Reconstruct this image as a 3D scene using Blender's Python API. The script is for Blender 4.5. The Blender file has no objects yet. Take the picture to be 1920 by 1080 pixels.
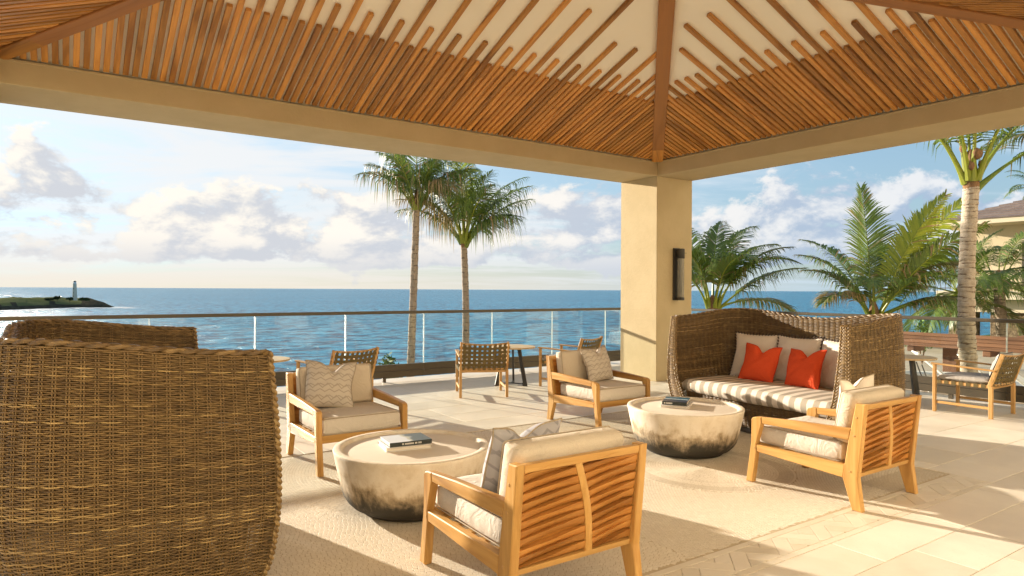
import bpy, math, random
import numpy as np
from mathutils import Vector, Matrix

# ------------------------------------------------------------------ camera, sky, sun, exposure
R = math.radians
scene = bpy.context.scene
COL = scene.collection
YAW = R(34.05)
cam_d = bpy.data.cameras.new('camera')
cam_d.sensor_width = 36.0
cam_d.lens = 23.306
cam_d.shift_y = 2.8 / 1920
cam_d.clip_start = 0.05
cam_d.clip_end = 120000
cam = bpy.data.objects.new('camera', cam_d)
COL.objects.link(cam)
cam.matrix_world = (Matrix.Translation((0, 0, 1.41)) @ Matrix.Rotation(-YAW, 4, 'Z')
                    @ Matrix.Rotation(R(90), 4, 'X') @ Matrix.Rotation(math.atan(0.0053), 4, 'Z'))
scene.camera = cam

SUN_EL, SUN_AZ = R(11.7), R(-16.0)          # azimuth from +Y towards +X
SUN = Vector((math.sin(SUN_AZ) * math.cos(SUN_EL), math.cos(SUN_AZ) * math.cos(SUN_EL), math.sin(SUN_EL)))
sl = bpy.data.lights.new('sun', 'SUN')
sl.energy = 3.2
sl.angle = R(0.6)
sl.color = (1.0, 0.875, 0.70)
so = bpy.data.objects.new('sun', sl)
COL.objects.link(so)
so.rotation_euler = (-SUN).to_track_quat('-Z', 'Y').to_euler()
SKY_STRENGTH = 0.10
scene.view_settings.view_transform = 'Standard'
scene.view_settings.look = 'None'
scene.view_settings.gamma = 1.0
scene.view_settings.use_curve_mapping = False
scene.view_settings.exposure = 2.1
scene.render.engine = 'CYCLES'
scene.cycles.max_bounces = 10
scene.cycles.diffuse_bounces = 6
scene.cycles.glossy_bounces = 4
scene.cycles.transmission_bounces = 6
scene.cycles.transparent_max_bounces = 24
scene.cycles.use_denoising = True
scene.cycles.caustics_reflective = False
scene.cycles.caustics_refractive = False
scene.cycles.sample_clamp_indirect = 6.0


class NT:
    """small node-tree helper"""
    def __init__(self, tree):
        self.t = tree
    def n(self, kind, **kw):
        nd = self.t.nodes.new(kind)
        for k, v in kw.items():
            if k in nd.inputs:
                s = nd.inputs[k]
                if hasattr(v, 'is_output'):
                    self.t.links.new(v, s)
                else:
                    s.default_value = v
            else:
                setattr(nd, k, v)
        return nd
    def link(self, a, b):
        self.t.links.new(a, b)
    def val(self, x, sock):
        if hasattr(x, 'is_output'):
            self.t.links.new(x, sock)
        else:
            sock.default_value = x
    def math(self, op, a, b=0.0, c=0.0, clamp=False):
        nd = self.t.nodes.new('ShaderNodeMath')
        nd.operation = op
        nd.use_clamp = clamp
        for i, x in enumerate((a, b, c)):
            self.val(x, nd.inputs[i])
        return nd.outputs[0]
    def vmath(self, op, a, b=(0, 0, 0)):
        nd = self.t.nodes.new('ShaderNodeVectorMath')
        nd.operation = op
        self.val(a, nd.inputs[0])
        if op == 'SCALE':
            self.val(b, nd.inputs['Scale'])
        else:
            self.val(b, nd.inputs[1])
        return nd.outputs[0]
    def mix(self, f, a, b, mode='MIX'):
        nd = self.t.nodes.new('ShaderNodeMix')
        nd.data_type = 'RGBA'
        nd.blend_type = mode
        self.val(f, nd.inputs[0])
        self.val(a, nd.inputs[6])
        self.val(b, nd.inputs[7])
        return nd.outputs[2]
    def maprange(self, x, a, b, c=0.0, d=1.0, smooth=True):
        nd = self.t.nodes.new('ShaderNodeMapRange')
        nd.interpolation_type = 'SMOOTHSTEP' if smooth else 'LINEAR'
        self.val(x, nd.inputs[0])
        for i, y in enumerate((a, b, c, d)):
            self.val(y, nd.inputs[i + 1])
        return nd.outputs[0]
    def noise(self, vec, scale, detail=4.0, rough=0.55, dist=0.0):
        nd = self.n('ShaderNodeTexNoise', Vector=vec, Scale=scale, Detail=detail, Roughness=rough, Distortion=dist)
        return nd.outputs[0]
    def sep(self, v):
        nd = self.t.nodes.new('ShaderNodeSeparateXYZ')
        self.val(v, nd.inputs[0])
        return nd.outputs
    def comb(self, x, y, z):
        nd = self.t.nodes.new('ShaderNodeCombineXYZ')
        for i, q in enumerate((x, y, z)):
            self.val(q, nd.inputs[i])
        return nd.outputs[0]


def c4(c):
    return (c[0], c[1], c[2], 1.0)


def build_world():
    w = bpy.data.worlds.new('World')
    scene.world = w
    w.use_nodes = True
    t = w.node_tree
    t.nodes.clear()
    N = NT(t)
    out = t.nodes.new('ShaderNodeOutputWorld')
    bg = t.nodes.new('ShaderNodeBackground')
    sky = t.nodes.new('ShaderNodeTexSky')
    sky.sky_type = 'NISHITA'
    sky.sun_disc = False
    sky.sun_elevation = SUN_EL
    sky.sun_rotation = SUN_AZ
    sky.altitude = 30
    sky.air_density = 1.0
    sky.dust_density = 1.6
    sky.ozone_density = 2.0
    d = N.vmath('NORMALIZE', t.nodes.new('ShaderNodeTexCoord').outputs['Generated'])
    x, y, z = N.sep(d)
    zc = N.math('MAXIMUM', z, 0.0)
    # thin high streaks, laid out on a plane above the scene
    inv = N.math('DIVIDE', 1.0, N.math('ADD', zc, 0.10))
    px, py = N.math('MULTIPLY', x, inv), N.math('MULTIPLY', y, inv)
    ca, sa = math.cos(R(32)), math.sin(R(32))
    qx = N.math('ADD', N.math('MULTIPLY', px, ca * 0.45), N.math('MULTIPLY', py, -sa * 0.45))
    qy = N.math('ADD', N.math('MULTIPLY', px, sa * 1.1), N.math('MULTIPLY', py, ca * 1.1))
    n_hi = N.noise(N.comb(qx, qy, 3.7), 0.85, 9.0, 0.62, 0.9)
    # more veil towards the sun's side of the sky
    sdot = N.t.nodes.new('ShaderNodeVectorMath')
    sdot.operation = 'DOT_PRODUCT'
    N.link(d, sdot.inputs[0])
    sdot.inputs[1].default_value = SUN
    side = N.maprange(sdot.outputs['Value'], 0.05, 0.95)
    hi = N.maprange(N.math('ADD', n_hi, N.math('MULTIPLY', side, 0.16)), 0.48, 0.74)
    # cumulus banks low over the sea
    cv = N.comb(x, y, N.math('MULTIPLY', z, 1.7))
    n_c = N.noise(cv, 7.6, 12.0, 0.60, 0.18)
    su = N.vmath('ADD', cv, (SUN.x * 0.030 - 0.010, SUN.y * 0.006, 0.036))
    n_s = N.noise(su, 7.6, 8.0, 0.58, 0.18)
    band = N.math('MULTIPLY', N.maprange(z, 0.018, 0.045), N.maprange(z, 0.21, 0.085))
    thr = N.math('SUBTRACT', 0.66, N.math('MULTIPLY', band, 0.262))
    cum = N.maprange(N.math('SUBTRACT', n_c, thr), -0.02, 0.06)
    lit = N.maprange(N.math('SUBTRACT', n_c, n_s), -0.075, 0.095)
    lit = N.math('MULTIPLY', lit, N.maprange(z, 0.02, 0.085, 0.25, 1.0))
    k = 0.83 / SKY_STRENGTH
    warm = N.mix(side, c4((0.245 * k, 0.250 * k, 0.258 * k)), c4((0.300 * k, 0.280 * k, 0.250 * k)))
    dark = N.mix(side, c4((0.118 * k, 0.152 * k, 0.200 * k)), c4((0.186 * k, 0.192 * k, 0.206 * k)))
    cloud = N.mix(lit, dark, warm)
    veil = N.mix(side, c4((0.190 * k, 0.225 * k, 0.258 * k)), c4((0.262 * k, 0.262 * k, 0.262 * k)))
    # the clear sky, its glare round the sun held back the way thin cloud holds it back
    sk = N.vmath('MULTIPLY', sky.outputs[0], (0.85, 1.02, 1.12))
    base = N.vmath('DIVIDE', sk, N.vmath('ADD', N.vmath('MULTIPLY', sk, (0.48, 0.37, 0.30)), (1.0, 1.0, 1.0)))
    base = N.mix(N.math('MULTIPLY', hi, 0.86), base, veil)
    low = N.mix(side, c4((0.150 * k, 0.200 * k, 0.238 * k)), c4((0.262 * k, 0.236 * k, 0.196 * k)))
    base = N.mix(N.maprange(z, 0.06, -0.005, 0.0, 0.85), base, low)
    col = N.mix(N.math('MULTIPLY', cum, 0.95), base, cloud)
    N.link(col, bg.inputs[0])
    bg.inputs[1].default_value = SKY_STRENGTH
    N.link(bg.outputs[0], out.inputs[0])


build_world()

# ------------------------------------------------------------------ materials
MATS = {}


def new_mat(name):
    m = bpy.data.materials.new(name)
    m.use_nodes = True
    t = m.node_tree
    t.nodes.clear()
    N = NT(t)
    out = t.nodes.new('ShaderNodeOutputMaterial')
    b = t.nodes.new('ShaderNodeBsdfPrincipled')
    N.link(b.outputs[0], out.inputs[0])
    MATS[name] = m
    return m, N, b, out


def bump(N, b, h, strength, dist):
    nd = N.n('ShaderNodeBump', Height=h, Strength=strength, Distance=dist)
    N.link(nd.outputs[0], b.inputs['Normal'])


def coords(N, kind='Object', rnd=True, scale=None):
    tc = N.t.nodes.new('ShaderNodeTexCoord').outputs[kind]
    if scale:
        tc = N.vmath('MULTIPLY', tc, scale)
    if rnd:
        oi = N.t.nodes.new('ShaderNodeObjectInfo').outputs['Random']
        off = N.vmath('SCALE', (37.0, 17.3, 53.1), oi)
        tc = N.vmath('ADD', tc, off)
    return tc


def plain(name, a, b_, scale=6.0, rough=0.7, bmp=0.15, bdist=0.004, bscale=None, rnd=0.0, spec=0.3, metal=0.0, detail=5.0, wrinkle=0.0):
    m, N, b, o = new_mat(name)
    v = coords(N)
    n = N.noise(v, scale, detail, 0.6)
    col = N.mix(N.maprange(n, 0.3, 0.7), c4(a), c4(b_))
    if rnd:
        oi = N.t.nodes.new('ShaderNodeObjectInfo').outputs['Random']
        g = N.maprange(oi, 0, 1, 1 - rnd, 1 + rnd, False)
        col = N.mix(1.0, col, N.comb(g, g, g), 'MULTIPLY')
    N.link(col, b.inputs['Base Color'])
    b.inputs['Roughness'].default_value = rough
    b.inputs['Specular IOR Level'].default_value = spec
    b.inputs['Metallic'].default_value = metal
    if bmp:
        n2 = N.noise(v, bscale or scale * 6, 4.0, 0.6)
        if wrinkle:      # soft creases of a cover that has been sat on
            w1 = N.noise(v, 7.5, 3.0, 0.55, 1.6)
            cr = N.math('ABSOLUTE', N.math('SUBTRACT', w1, 0.5))
            n2 = N.math('ADD', N.math('MULTIPLY', n2, 0.10), N.math('MULTIPLY', cr, wrinkle))
            bump(N, b, n2, 0.8, 0.018)
        else:
            bump(N, b, n2, bmp, bdist)
    return m


def wood(name, a, b_, dark, axis, rough=0.45, rnd=0.22, spec=0.35, k=1.0):
    """grain stretched along an axis (0,1,2) of the part's own space"""
    m, N, b, o = new_mat(name)
    s = [34.0 * k, 34.0 * k, 34.0 * k]
    s[axis] = 1.6 * k
    v = coords(N, scale=tuple(s))
    n = N.noise(v, 1.0, 6.0, 0.62, 0.6)
    s2 = [7.0 * k] * 3
    s2[axis] = 0.8 * k
    v2 = coords(N, scale=tuple(s2))
    n2 = N.noise(v2, 1.0, 3.0, 0.5, 1.2)
    col = N.mix(N.maprange(n, 0.32, 0.68), c4(a), c4(b_))
    col = N.mix(N.maprange(n2, 0.48, 0.72, 0, 0.85), col, c4(dark))
    oi = N.t.nodes.new('ShaderNodeObjectInfo').outputs['Random']
    g = N.maprange(oi, 0, 1, 1 - rnd, 1 + rnd, False)
    col = N.mix(1.0, col, N.comb(g, g, g), 'MULTIPLY')
    N.link(col, b.inputs['Base Color'])
    N.link(N.maprange(n, 0.3, 0.7, rough - 0.08, rough + 0.12), b.inputs['Roughness'])
    b.inputs['Specular IOR Level'].default_value = spec
    bump(N, b, n, 0.18, 0.002)
    return m


def make_materials():
    plain('plaster', (0.500, 0.400, 0.235), (0.545, 0.440, 0.265), 2.6, 0.85, 0.5, 0.006, 26.0, spec=0.2, detail=9.0)
    plain('ceiling_paint', (0.89, 0.83, 0.70), (0.91, 0.85, 0.73), 1.2, 0.8, 0.06, 0.003, 60, spec=0.2)
    wood('slat_up_y', (0.45, 0.195, 0.045), (0.60, 0.290, 0.074), (0.23, 0.090, 0.022), 1, 0.42, 0.30)
    wood('slat_up_x', (0.45, 0.195, 0.045), (0.60, 0.290, 0.074), (0.23, 0.090, 0.022), 0, 0.42, 0.30)
    wood('hip_wood', (0.33, 0.140, 0.042), (0.38, 0.165, 0.052), (0.27, 0.11, 0.032), 0, 0.5, 0.05)
    for i, ax in enumerate('xyz'):
        wood('teak_' + ax, (0.47, 0.250, 0.070), (0.58, 0.340, 0.112), (0.31, 0.145, 0.040), i, 0.38, 0.10)
        wood('teak_pale_' + ax, (0.46, 0.265, 0.095), (0.56, 0.345, 0.145), (0.35, 0.18, 0.06), i, 0.45, 0.10)
    wood('teak_leaf', (0.42, 0.172, 0.038), (0.54, 0.250, 0.060), (0.25, 0.094, 0.020), 0, 0.36, 0.20)
    wood('table_wood', (0.55, 0.40, 0.22), (0.62, 0.47, 0.28), (0.48, 0.32, 0.16), 0, 0.5, 0.05)
    wood('pergola_wood', (0.185, 0.085, 0.044), (0.245, 0.118, 0.062), (0.12, 0.055, 0.03), 1, 0.6, 0.22)
    plain('bronze', (0.075, 0.060, 0.038), (0.088, 0.071, 0.046), 3.0, 0.42, 0.04, 0.002, 120, spec=0.5)
    plain('dark_metal', (0.030, 0.026, 0.020), (0.038, 0.033, 0.026), 3.0, 0.5, 0.04, 0.002, 120, spec=0.5)
    # floor stone
    for nm, a, b_, rn in (('tile_stone', (0.665, 0.595, 0.485), (0.74, 0.675, 0.565), 0.06),
                          ('inlay_stone', (0.645, 0.57, 0.45), (0.72, 0.645, 0.52), 0.07)):
        m, N, b, o = new_mat(nm)
        v = coords(N)
        n = N.noise(v, 2.3, 7.0, 0.62, 0.4)
        n2 = N.noise(v, 60.0, 3.0, 0.6)
        col = N.mix(N.maprange(n, 0.3, 0.7), c4(a), c4(b_))
        col = N.mix(N.maprange(n2, 0.62, 0.80, 0, 0.35), col, c4((0.44, 0.34, 0.21)))
        oi = N.t.nodes.new('ShaderNodeObjectInfo').outputs['Random']
        g = N.maprange(oi, 0, 1, 1 - rn, 1 + rn, False)
        col = N.mix(1.0, col, N.comb(g, N.math('POWER', g, 1.15), N.math('POWER', g, 1.5)), 'MULTIPLY')
        N.link(col, b.inputs['Base Color'])
        N.link(N.maprange(n, 0.3, 0.7, 0.40, 0.58), b.inputs['Roughness'])
        b.inputs['Specular IOR Level'].default_value = 0.35
        bump(N, b, N.math('ADD', n2, N.math('MULTIPLY', n, 1.5)), 0.25, 0.003)
    plain('grout', (0.46, 0.375, 0.255), (0.53, 0.435, 0.30), 8.0, 0.9, 0.3, 0.003, 200)
    m, N, b, o = new_mat('mosaic_stone')
    at = N.n('ShaderNodeAttribute', attribute_name='tone').outputs['Fac']
    v = coords(N)
    n = N.noise(v, 1.5, 5.0, 0.6)
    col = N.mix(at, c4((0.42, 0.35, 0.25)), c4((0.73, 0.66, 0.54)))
    col = N.mix(N.maprange(n, 0.35, 0.75, 0, 0.3), col, c4((0.60, 0.50, 0.36)))
    N.link(col, b.inputs['Base Color'])
    b.inputs['Roughness'].default_value = 0.6
    bump(N, b, N.noise(v, 120, 3), 0.12, 0.002)
    # cushions
    plain('linen', (0.60, 0.545, 0.475), (0.67, 0.615, 0.54), 220.0, 0.95, 0.35, 0.0015, 420.0, spec=0.15, wrinkle=1.0)
    plain('linen_back', (0.57, 0.49, 0.385), (0.63, 0.55, 0.44), 220.0, 0.95, 0.35, 0.0015, 420.0, spec=0.15, wrinkle=1.0)
    plain('linen_pipe', (0.34, 0.28, 0.20), (0.40, 0.33, 0.25), 80.0, 0.95, 0.1, 0.001)
    plain('cream_pillow', (0.68, 0.61, 0.53), (0.74, 0.67, 0.58), 200.0, 0.95, 0.3, 0.0015, 380.0, spec=0.15, wrinkle=1.0)
    plain('orange_pillow', (0.68, 0.080, 0.024), (0.74, 0.098, 0.034), 160.0, 0.9, 0.3, 0.0015, 380.0, spec=0.15, wrinkle=1.0)
    plain('orange_pipe', (0.52, 0.045, 0.012), (0.6, 0.055, 0.016), 80.0, 0.9, 0.1, 0.001)
    plain('fringe', (0.045, 0.034, 0.026), (0.13, 0.10, 0.08), 95.0, 0.95, 0.3, 0.002, 200)
    plain('grey_cushion', (0.36, 0.335, 0.31), (0.42, 0.39, 0.36), 200.0, 0.95, 0.3, 0.0015, 380.0, spec=0.15, wrinkle=1.0)
    plain('strap', (0.115, 0.085, 0.034), (0.140, 0.104, 0.045), 160.0, 0.8, 0.3, 0.001, 300.0, rnd=0.06, spec=0.25)
    # chevron pillow fabric, pattern in the pillow's own plane (x, z)
    for nm, a, b_, f in (('chevron_beige', (0.56, 0.505, 0.435), (0.35, 0.30, 0.25), 1.0),
                         ('chevron_grey', (0.36, 0.35, 0.37), (0.22, 0.21, 0.225), 0.7)):
        m, N, b, o = new_mat(nm)
        tc = N.t.nodes.new('ShaderNodeTexCoord').outputs['Object']
        x, y, z = N.sep(tc)
        tri = N.math('PINGPONG', N.math('MULTIPLY', x, 26.0 * f), 1.0)
        yy = N.math('ADD', N.math('MULTIPLY', z, 42.0 * f), N.math('MULTIPLY', tri, 0.9))
        tri2 = N.math('PINGPONG', N.math('ADD', N.math('MULTIPLY', x, 26.0 * f), 0.5), 1.0)
        y2 = N.math('ADD', N.math('MULTIPLY', z, 21.0 * f), N.math('MULTIPLY', tri2, 0.8))
        l1 = N.maprange(N.math('PINGPONG', yy, 1.0), 0.26, 0.12)
        l2 = N.maprange(N.math('PINGPONG', y2, 1.0), 0.16, 0.06)
        ln = N.math('MAXIMUM', l1, l2)
        N.link(N.mix(N.math('MULTIPLY', ln, 0.75), c4(a), c4(b_)), b.inputs['Base Color'])
        b.inputs['Roughness'].default_value = 0.9
        b.inputs['Specular IOR Level'].default_value = 0.15
        bump(N, b, N.math('ADD', N.math('MULTIPLY', ln, -0.5), N.noise(tc, 420, 2)), 0.3, 0.0015)
    # striped sofa seat
    m, N, b, o = new_mat('striped_linen')
    tc = N.t.nodes.new('ShaderNodeTexCoord').outputs['Object']
    x, y, z = N.sep(tc)
    s = N.math('PINGPONG', N.math('MULTIPLY', y, 1 / 0.062), 1.0)
    st = N.maprange(s, 0.47, 0.53)
    col = N.mix(st, c4((0.38, 0.335, 0.27)), c4((0.72, 0.65, 0.56)))
    N.link(col, b.inputs['Base Color'])
    b.inputs['Roughness'].default_value = 0.95
    b.inputs['Specular IOR Level'].default_value = 0.15
    bump(N, b, N.noise(tc, 420, 2), 0.3, 0.0015)
    # wicker
    m, N, b, o = new_mat('wicker')
    at = N.n('ShaderNodeAttribute', attribute_name='tone').outputs['Fac']
    tc = coords(N)
    n = N.noise(tc, 22.0, 4.0, 0.6)
    f = N.math('ADD', at, N.math('MULTIPLY', N.math('SUBTRACT', n, 0.5), 0.7))
    rp = N.t.nodes.new('ShaderNodeValToRGB')
    e = rp.color_ramp.elements
    e[0].position, e[0].color = 0.0, c4((0.046, 0.030, 0.014))
    e[1].position, e[1].color = 1.0, c4((0.43, 0.300, 0.130))
    q = e.new(0.45); q.color = c4((0.130, 0.080, 0.034))
    q = e.new(0.72); q.color = c4((0.240, 0.155, 0.064))
    N.link(f, rp.inputs[0])
    N.link(rp.outputs[0], b.inputs['Base Color'])
    b.inputs['Roughness'].default_value = 0.42
    b.inputs['Specular IOR Level'].default_value = 0.4
    # drum table: pale cast stone with a scorched foot
    m, N, b, o = new_mat('drum_stone')
    tc = N.t.nodes.new('ShaderNodeTexCoord').outputs['Object']
    oi = N.t.nodes.new('ShaderNodeObjectInfo').outputs['Random']
    v = N.vmath('ADD', tc, N.vmath('SCALE', (3.0, 5.0, 0.0), oi))
    x, y, z = N.sep(v)
    n = N.noise(v, 6.5, 8.0, 0.66, 0.3)
    n2 = N.noise(N.vmath('MULTIPLY', v, (30, 30, 7)), 1.0, 6.0, 0.65)
    n3 = N.noise(v, 90.0, 4.0, 0.65)
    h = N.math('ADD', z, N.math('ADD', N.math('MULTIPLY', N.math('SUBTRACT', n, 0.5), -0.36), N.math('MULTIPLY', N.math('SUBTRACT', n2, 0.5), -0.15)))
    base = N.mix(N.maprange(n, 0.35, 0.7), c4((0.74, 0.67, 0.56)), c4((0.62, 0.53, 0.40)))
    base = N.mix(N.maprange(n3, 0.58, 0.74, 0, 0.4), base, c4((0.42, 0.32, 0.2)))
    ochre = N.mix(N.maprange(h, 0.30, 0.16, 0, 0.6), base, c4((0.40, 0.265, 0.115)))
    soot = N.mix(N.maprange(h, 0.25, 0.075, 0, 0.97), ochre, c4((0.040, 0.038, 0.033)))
    N.link(soot, b.inputs['Base Color'])
    b.inputs['Roughness'].default_value = 0.75
    b.inputs['Specular IOR Level'].default_value = 0.25
    bump(N, b, N.math('ADD', n3, n2), 0.35, 0.006)
    plain('drum_top', (0.68, 0.60, 0.49), (0.74, 0.66, 0.55), 3.0, 0.62, 0.15, 0.003, 80)
    # glass: clear pane, only its Fresnel sheen reflects
    m, N, b, o = new_mat('glass')
    N.t.nodes.remove(b)
    tr = N.n('ShaderNodeBsdfTransparent', Color=(0.955, 0.985, 0.975, 1))
    gl = N.n('ShaderNodeBsdfGlossy', Roughness=0.02, Color=(1, 1, 1, 1))
    fr = N.n('ShaderNodeFresnel', IOR=1.45)
    mx = N.n('ShaderNodeMixShader')
    N.link(N.math('MULTIPLY', fr.outputs[0], 0.5), mx.inputs[0])
    N.link(tr.outputs[0], mx.inputs[1])
    N.link(gl.outputs[0], mx.inputs[2])
    N.link(mx.outputs[0], o.inputs[0])
    plain('glass_edge', (0.62, 0.72, 0.70), (0.70, 0.80, 0.78), 3, 0.2, 0, spec=0.6)
    m, N, b, o = new_mat('lamp_glass')
    b.inputs['Base Color'].default_value = c4((0.30, 0.29, 0.24))
    b.inputs['Roughness'].default_value = 0.15
    b.inputs['Alpha'].default_value = 0.6
    # books
    plain('paper', (0.66, 0.60, 0.52), (0.74, 0.69, 0.61), 300.0, 0.9, 0.2, 0.001, 500)
    plain('cover_white', (0.70, 0.68, 0.66), (0.76, 0.75, 0.74), 6.0, 0.35, 0)
    plain('cover_dark', (0.030, 0.036, 0.034), (0.042, 0.05, 0.048), 6.0, 0.35, 0)
    plain('lettering', (0.65, 0.64, 0.60), (0.72, 0.70, 0.66), 6.0, 0.5, 0)
    m, N, b, o = new_mat('cover_photo')      # misty photograph: pale sky over a dark shore
    tc = N.t.nodes.new('ShaderNodeTexCoord').outputs['Object']
    x, y, z = N.sep(tc)
    n = N.noise(tc, 14.0, 6.0, 0.6)
    f = N.math('ADD', N.math('MULTIPLY', x, 7.0), N.math('MULTIPLY', n, 0.9))
    col = N.mix(N.maprange(f, 0.45, 0.75), c4((0.66, 0.68, 0.70)), c4((0.10, 0.115, 0.105)))
    col = N.mix(N.maprange(N.math('ABSOLUTE', N.math('SUBTRACT', f, 0.52)), 0.16, 0.0, 0, 0.6), col, c4((0.42, 0.38, 0.17)))
    N.link(col, b.inputs['Base Color'])
    b.inputs['Roughness'].default_value = 0.3
    m, N, b, o = new_mat('cover_surf')       # blue sea with one white breaker
    tc = N.t.nodes.new('ShaderNodeTexCoord').outputs['Object']
    x, y, z = N.sep(tc)
    n = N.noise(tc, 16.0, 6.0, 0.6)
    f = N.math('ADD', y, N.math('MULTIPLY', N.math('SUBTRACT', n, 0.5), 0.06))
    col = N.mix(N.maprange(f, -0.09, 0.10), c4((0.035, 0.05, 0.085)), c4((0.012, 0.11, 0.19)))
    col = N.mix(N.maprange(N.math('ABSOLUTE', N.math('SUBTRACT', f, 0.015)), 0.018, 0.006), col, c4((0.62, 0.72, 0.76)))
    N.link(col, b.inputs['Base Color'])
    b.inputs['Roughness'].default_value = 0.3
    # palms
    m, N, b, o = new_mat('palm_leaf')
    at = N.n('ShaderNodeAttribute', attribute_name='tone').outputs['Fac']
    rp = N.t.nodes.new('ShaderNodeValToRGB')
    e = rp.color_ramp.elements
    e[0].position, e[0].color = 0.0, c4((0.32, 0.215, 0.105))
    e[1].position, e[1].color = 1.0, c4((0.30, 0.34, 0.030))
    for p, c in ((0.16, (0.27, 0.20, 0.075)), (0.30, (0.070, 0.120, 0.018)), (0.62, (0.120, 0.185, 0.026)), (0.82, (0.17, 0.24, 0.026))):
        q = e.new(p); q.color = c4(c)
    N.link(at, rp.inputs[0])
    N.link(rp.outputs[0], b.inputs['Base Color'])
    b.inputs['Roughness'].default_value = 0.42
    tl = N.n('ShaderNodeBsdfTranslucent', Color=rp.outputs[0])
    mx = N.n('ShaderNodeMixShader', Fac=0.30)
    N.link(b.outputs[0], mx.inputs[1]); N.link(tl.outputs[0], mx.inputs[2]); N.link(mx.outputs[0], o.inputs[0])
    for nm, a, b_, dk in (('palm_bark', (0.27, 0.205, 0.145), (0.38, 0.30, 0.22), (0.105, 0.07, 0.045)),
                          ('palm_bark_pale', (0.40, 0.325, 0.24), (0.52, 0.44, 0.34), (0.17, 0.115, 0.075))):
        m, N, b, o = new_mat(nm)
        tc = N.t.nodes.new('ShaderNodeTexCoord').outputs['Object']
        at = N.n('ShaderNodeAttribute', attribute_name='tone').outputs['Fac']
        n = N.noise(N.vmath('MULTIPLY', tc, (14, 14, 5)), 1.0, 6.0, 0.65)
        n2 = N.noise(N.vmath('MULTIPLY', tc, (30, 30, 60)), 1.0, 4.0, 0.65)
        col = N.mix(N.maprange(n, 0.3, 0.7), c4(a), c4(b_))
        col = N.mix(N.maprange(N.math('ADD', at, N.math('MULTIPLY', N.math('SUBTRACT', n2, 0.5), 1.3)), 0.32, 0.68, 0, 0.92), col, c4(dk))
        N.link(col, b.inputs['Base Color'])
        b.inputs['Roughness'].default_value = 0.9
        bump(N, b, n2, 0.8, 0.02)
    plain('fibre', (0.16, 0.085, 0.04), (0.27, 0.16, 0.08), 30, 0.95, 0.5, 0.01, 80)
    plain('grass', (0.060, 0.105, 0.022), (0.115, 0.155, 0.040), 0.9, 1.0, 0.5, 0.05, 9, spec=0.05)
    plain('headland_grass', (0.100, 0.110, 0.045), (0.155, 0.158, 0.072), 0.035, 1.0, 0.6, 1.0, 0.3, spec=0.0)
    plain('lava_rock', (0.045, 0.040, 0.030), (0.085, 0.075, 0.050), 0.2, 1.0, 0.8, 1.0, 0.6, spec=0.0)
    plain('shrub_leaf', (0.035, 0.055, 0.018), (0.075, 0.095, 0.030), 0.4, 0.9, 0.6, 0.4, 1.5, rnd=0.15)
    plain('bright_leaf', (0.06, 0.13, 0.02), (0.14, 0.23, 0.035), 9.0, 0.6, 0, rnd=0.2)
    plain('lighthouse_render', (0.56, 0.52, 0.40), (0.64, 0.60, 0.48), 0.2, 0.9, 0.1, 0.1, 2)
    plain('pale_stone', (0.66, 0.62, 0.55), (0.74, 0.70, 0.63), 0.8, 0.85, 0.2, 0.01, 30)
    plain('deck_stone', (0.40, 0.33, 0.24), (0.48, 0.40, 0.30), 1.2, 0.85, 0.2, 0.01, 30)
    plain('white_paint', (0.72, 0.70, 0.66), (0.78, 0.76, 0.72), 5, 0.6, 0)
    plain('stucco', (0.56, 0.47, 0.31), (0.62, 0.53, 0.36), 0.8, 0.9, 0.2, 0.01, 30)
    plain('bounce_render', (0.76, 0.67, 0.51), (0.81, 0.72, 0.56), 0.8, 0.9, 0.2, 0.01, 30)  # kept pale so the added wing bounces more fill
    plain('stucco_pale', (0.66, 0.56, 0.40), (0.72, 0.62, 0.46), 0.8, 0.9, 0.2, 0.01, 30)
    plain('shingle', (0.155, 0.115, 0.10), (0.22, 0.17, 0.145), 3.0, 0.9, 0.4, 0.02, 14, rnd=0.15)
    plain('rubble', (0.10, 0.062, 0.036), (0.36, 0.25, 0.15), 7.0, 0.9, 0.9, 0.06, 9)
    plain('window_glass', (0.02, 0.03, 0.035), (0.03, 0.04, 0.05), 2, 0.08, 0, spec=0.6)
    # the sea
    m, N, b, o = new_mat('sea_water')
    tc = N.t.nodes.new('ShaderNodeTexCoord').outputs['Object']
    ca, sa = math.cos(R(25)), math.sin(R(25))
    x, y, z = N.sep(tc)
    rx = N.math('ADD', N.math('MULTIPLY', x, ca), N.math('MULTIPLY', y, -sa))
    ry = N.math('ADD', N.math('MULTIPLY', x, sa), N.math('MULTIPLY', y, ca))
    v = N.comb(N.math('MULTIPLY', rx, 0.75), ry, 0.0)
    n1 = N.noise(v, 0.10, 6.0, 0.66, 0.4)
    n2 = N.noise(v, 0.028, 4.0, 0.55, 0.3)
    n3 = N.noise(v, 0.0035, 3.0, 0.5)
    hgt = N.math('ADD', N.math('MULTIPLY', n1, 1.0), N.math('MULTIPLY', n2, 2.2))
    bump(N, b, hgt, 1.0, 4.5)
    col = N.mix(N.maprange(n3, 0.35, 0.65), c4((0.026, 0.255, 0.410)), c4((0.038, 0.315, 0.480)))
    col = N.mix(N.maprange(n1, 0.41, 0.55), c4((0.003, 0.045, 0.105)), col)  # darker wave troughs: ripple shade painted into the water colour
    N.link(col, b.inputs['Base Color'])
    b.inputs['Roughness'].default_value = 0.30
    b.inputs['IOR'].default_value = 1.33
    b.inputs['Specular IOR Level'].default_value = 0.22
    plain('foam', (0.70, 0.74, 0.76), (0.80, 0.83, 0.84), 0.2, 0.9, 0)


make_materials()

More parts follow.
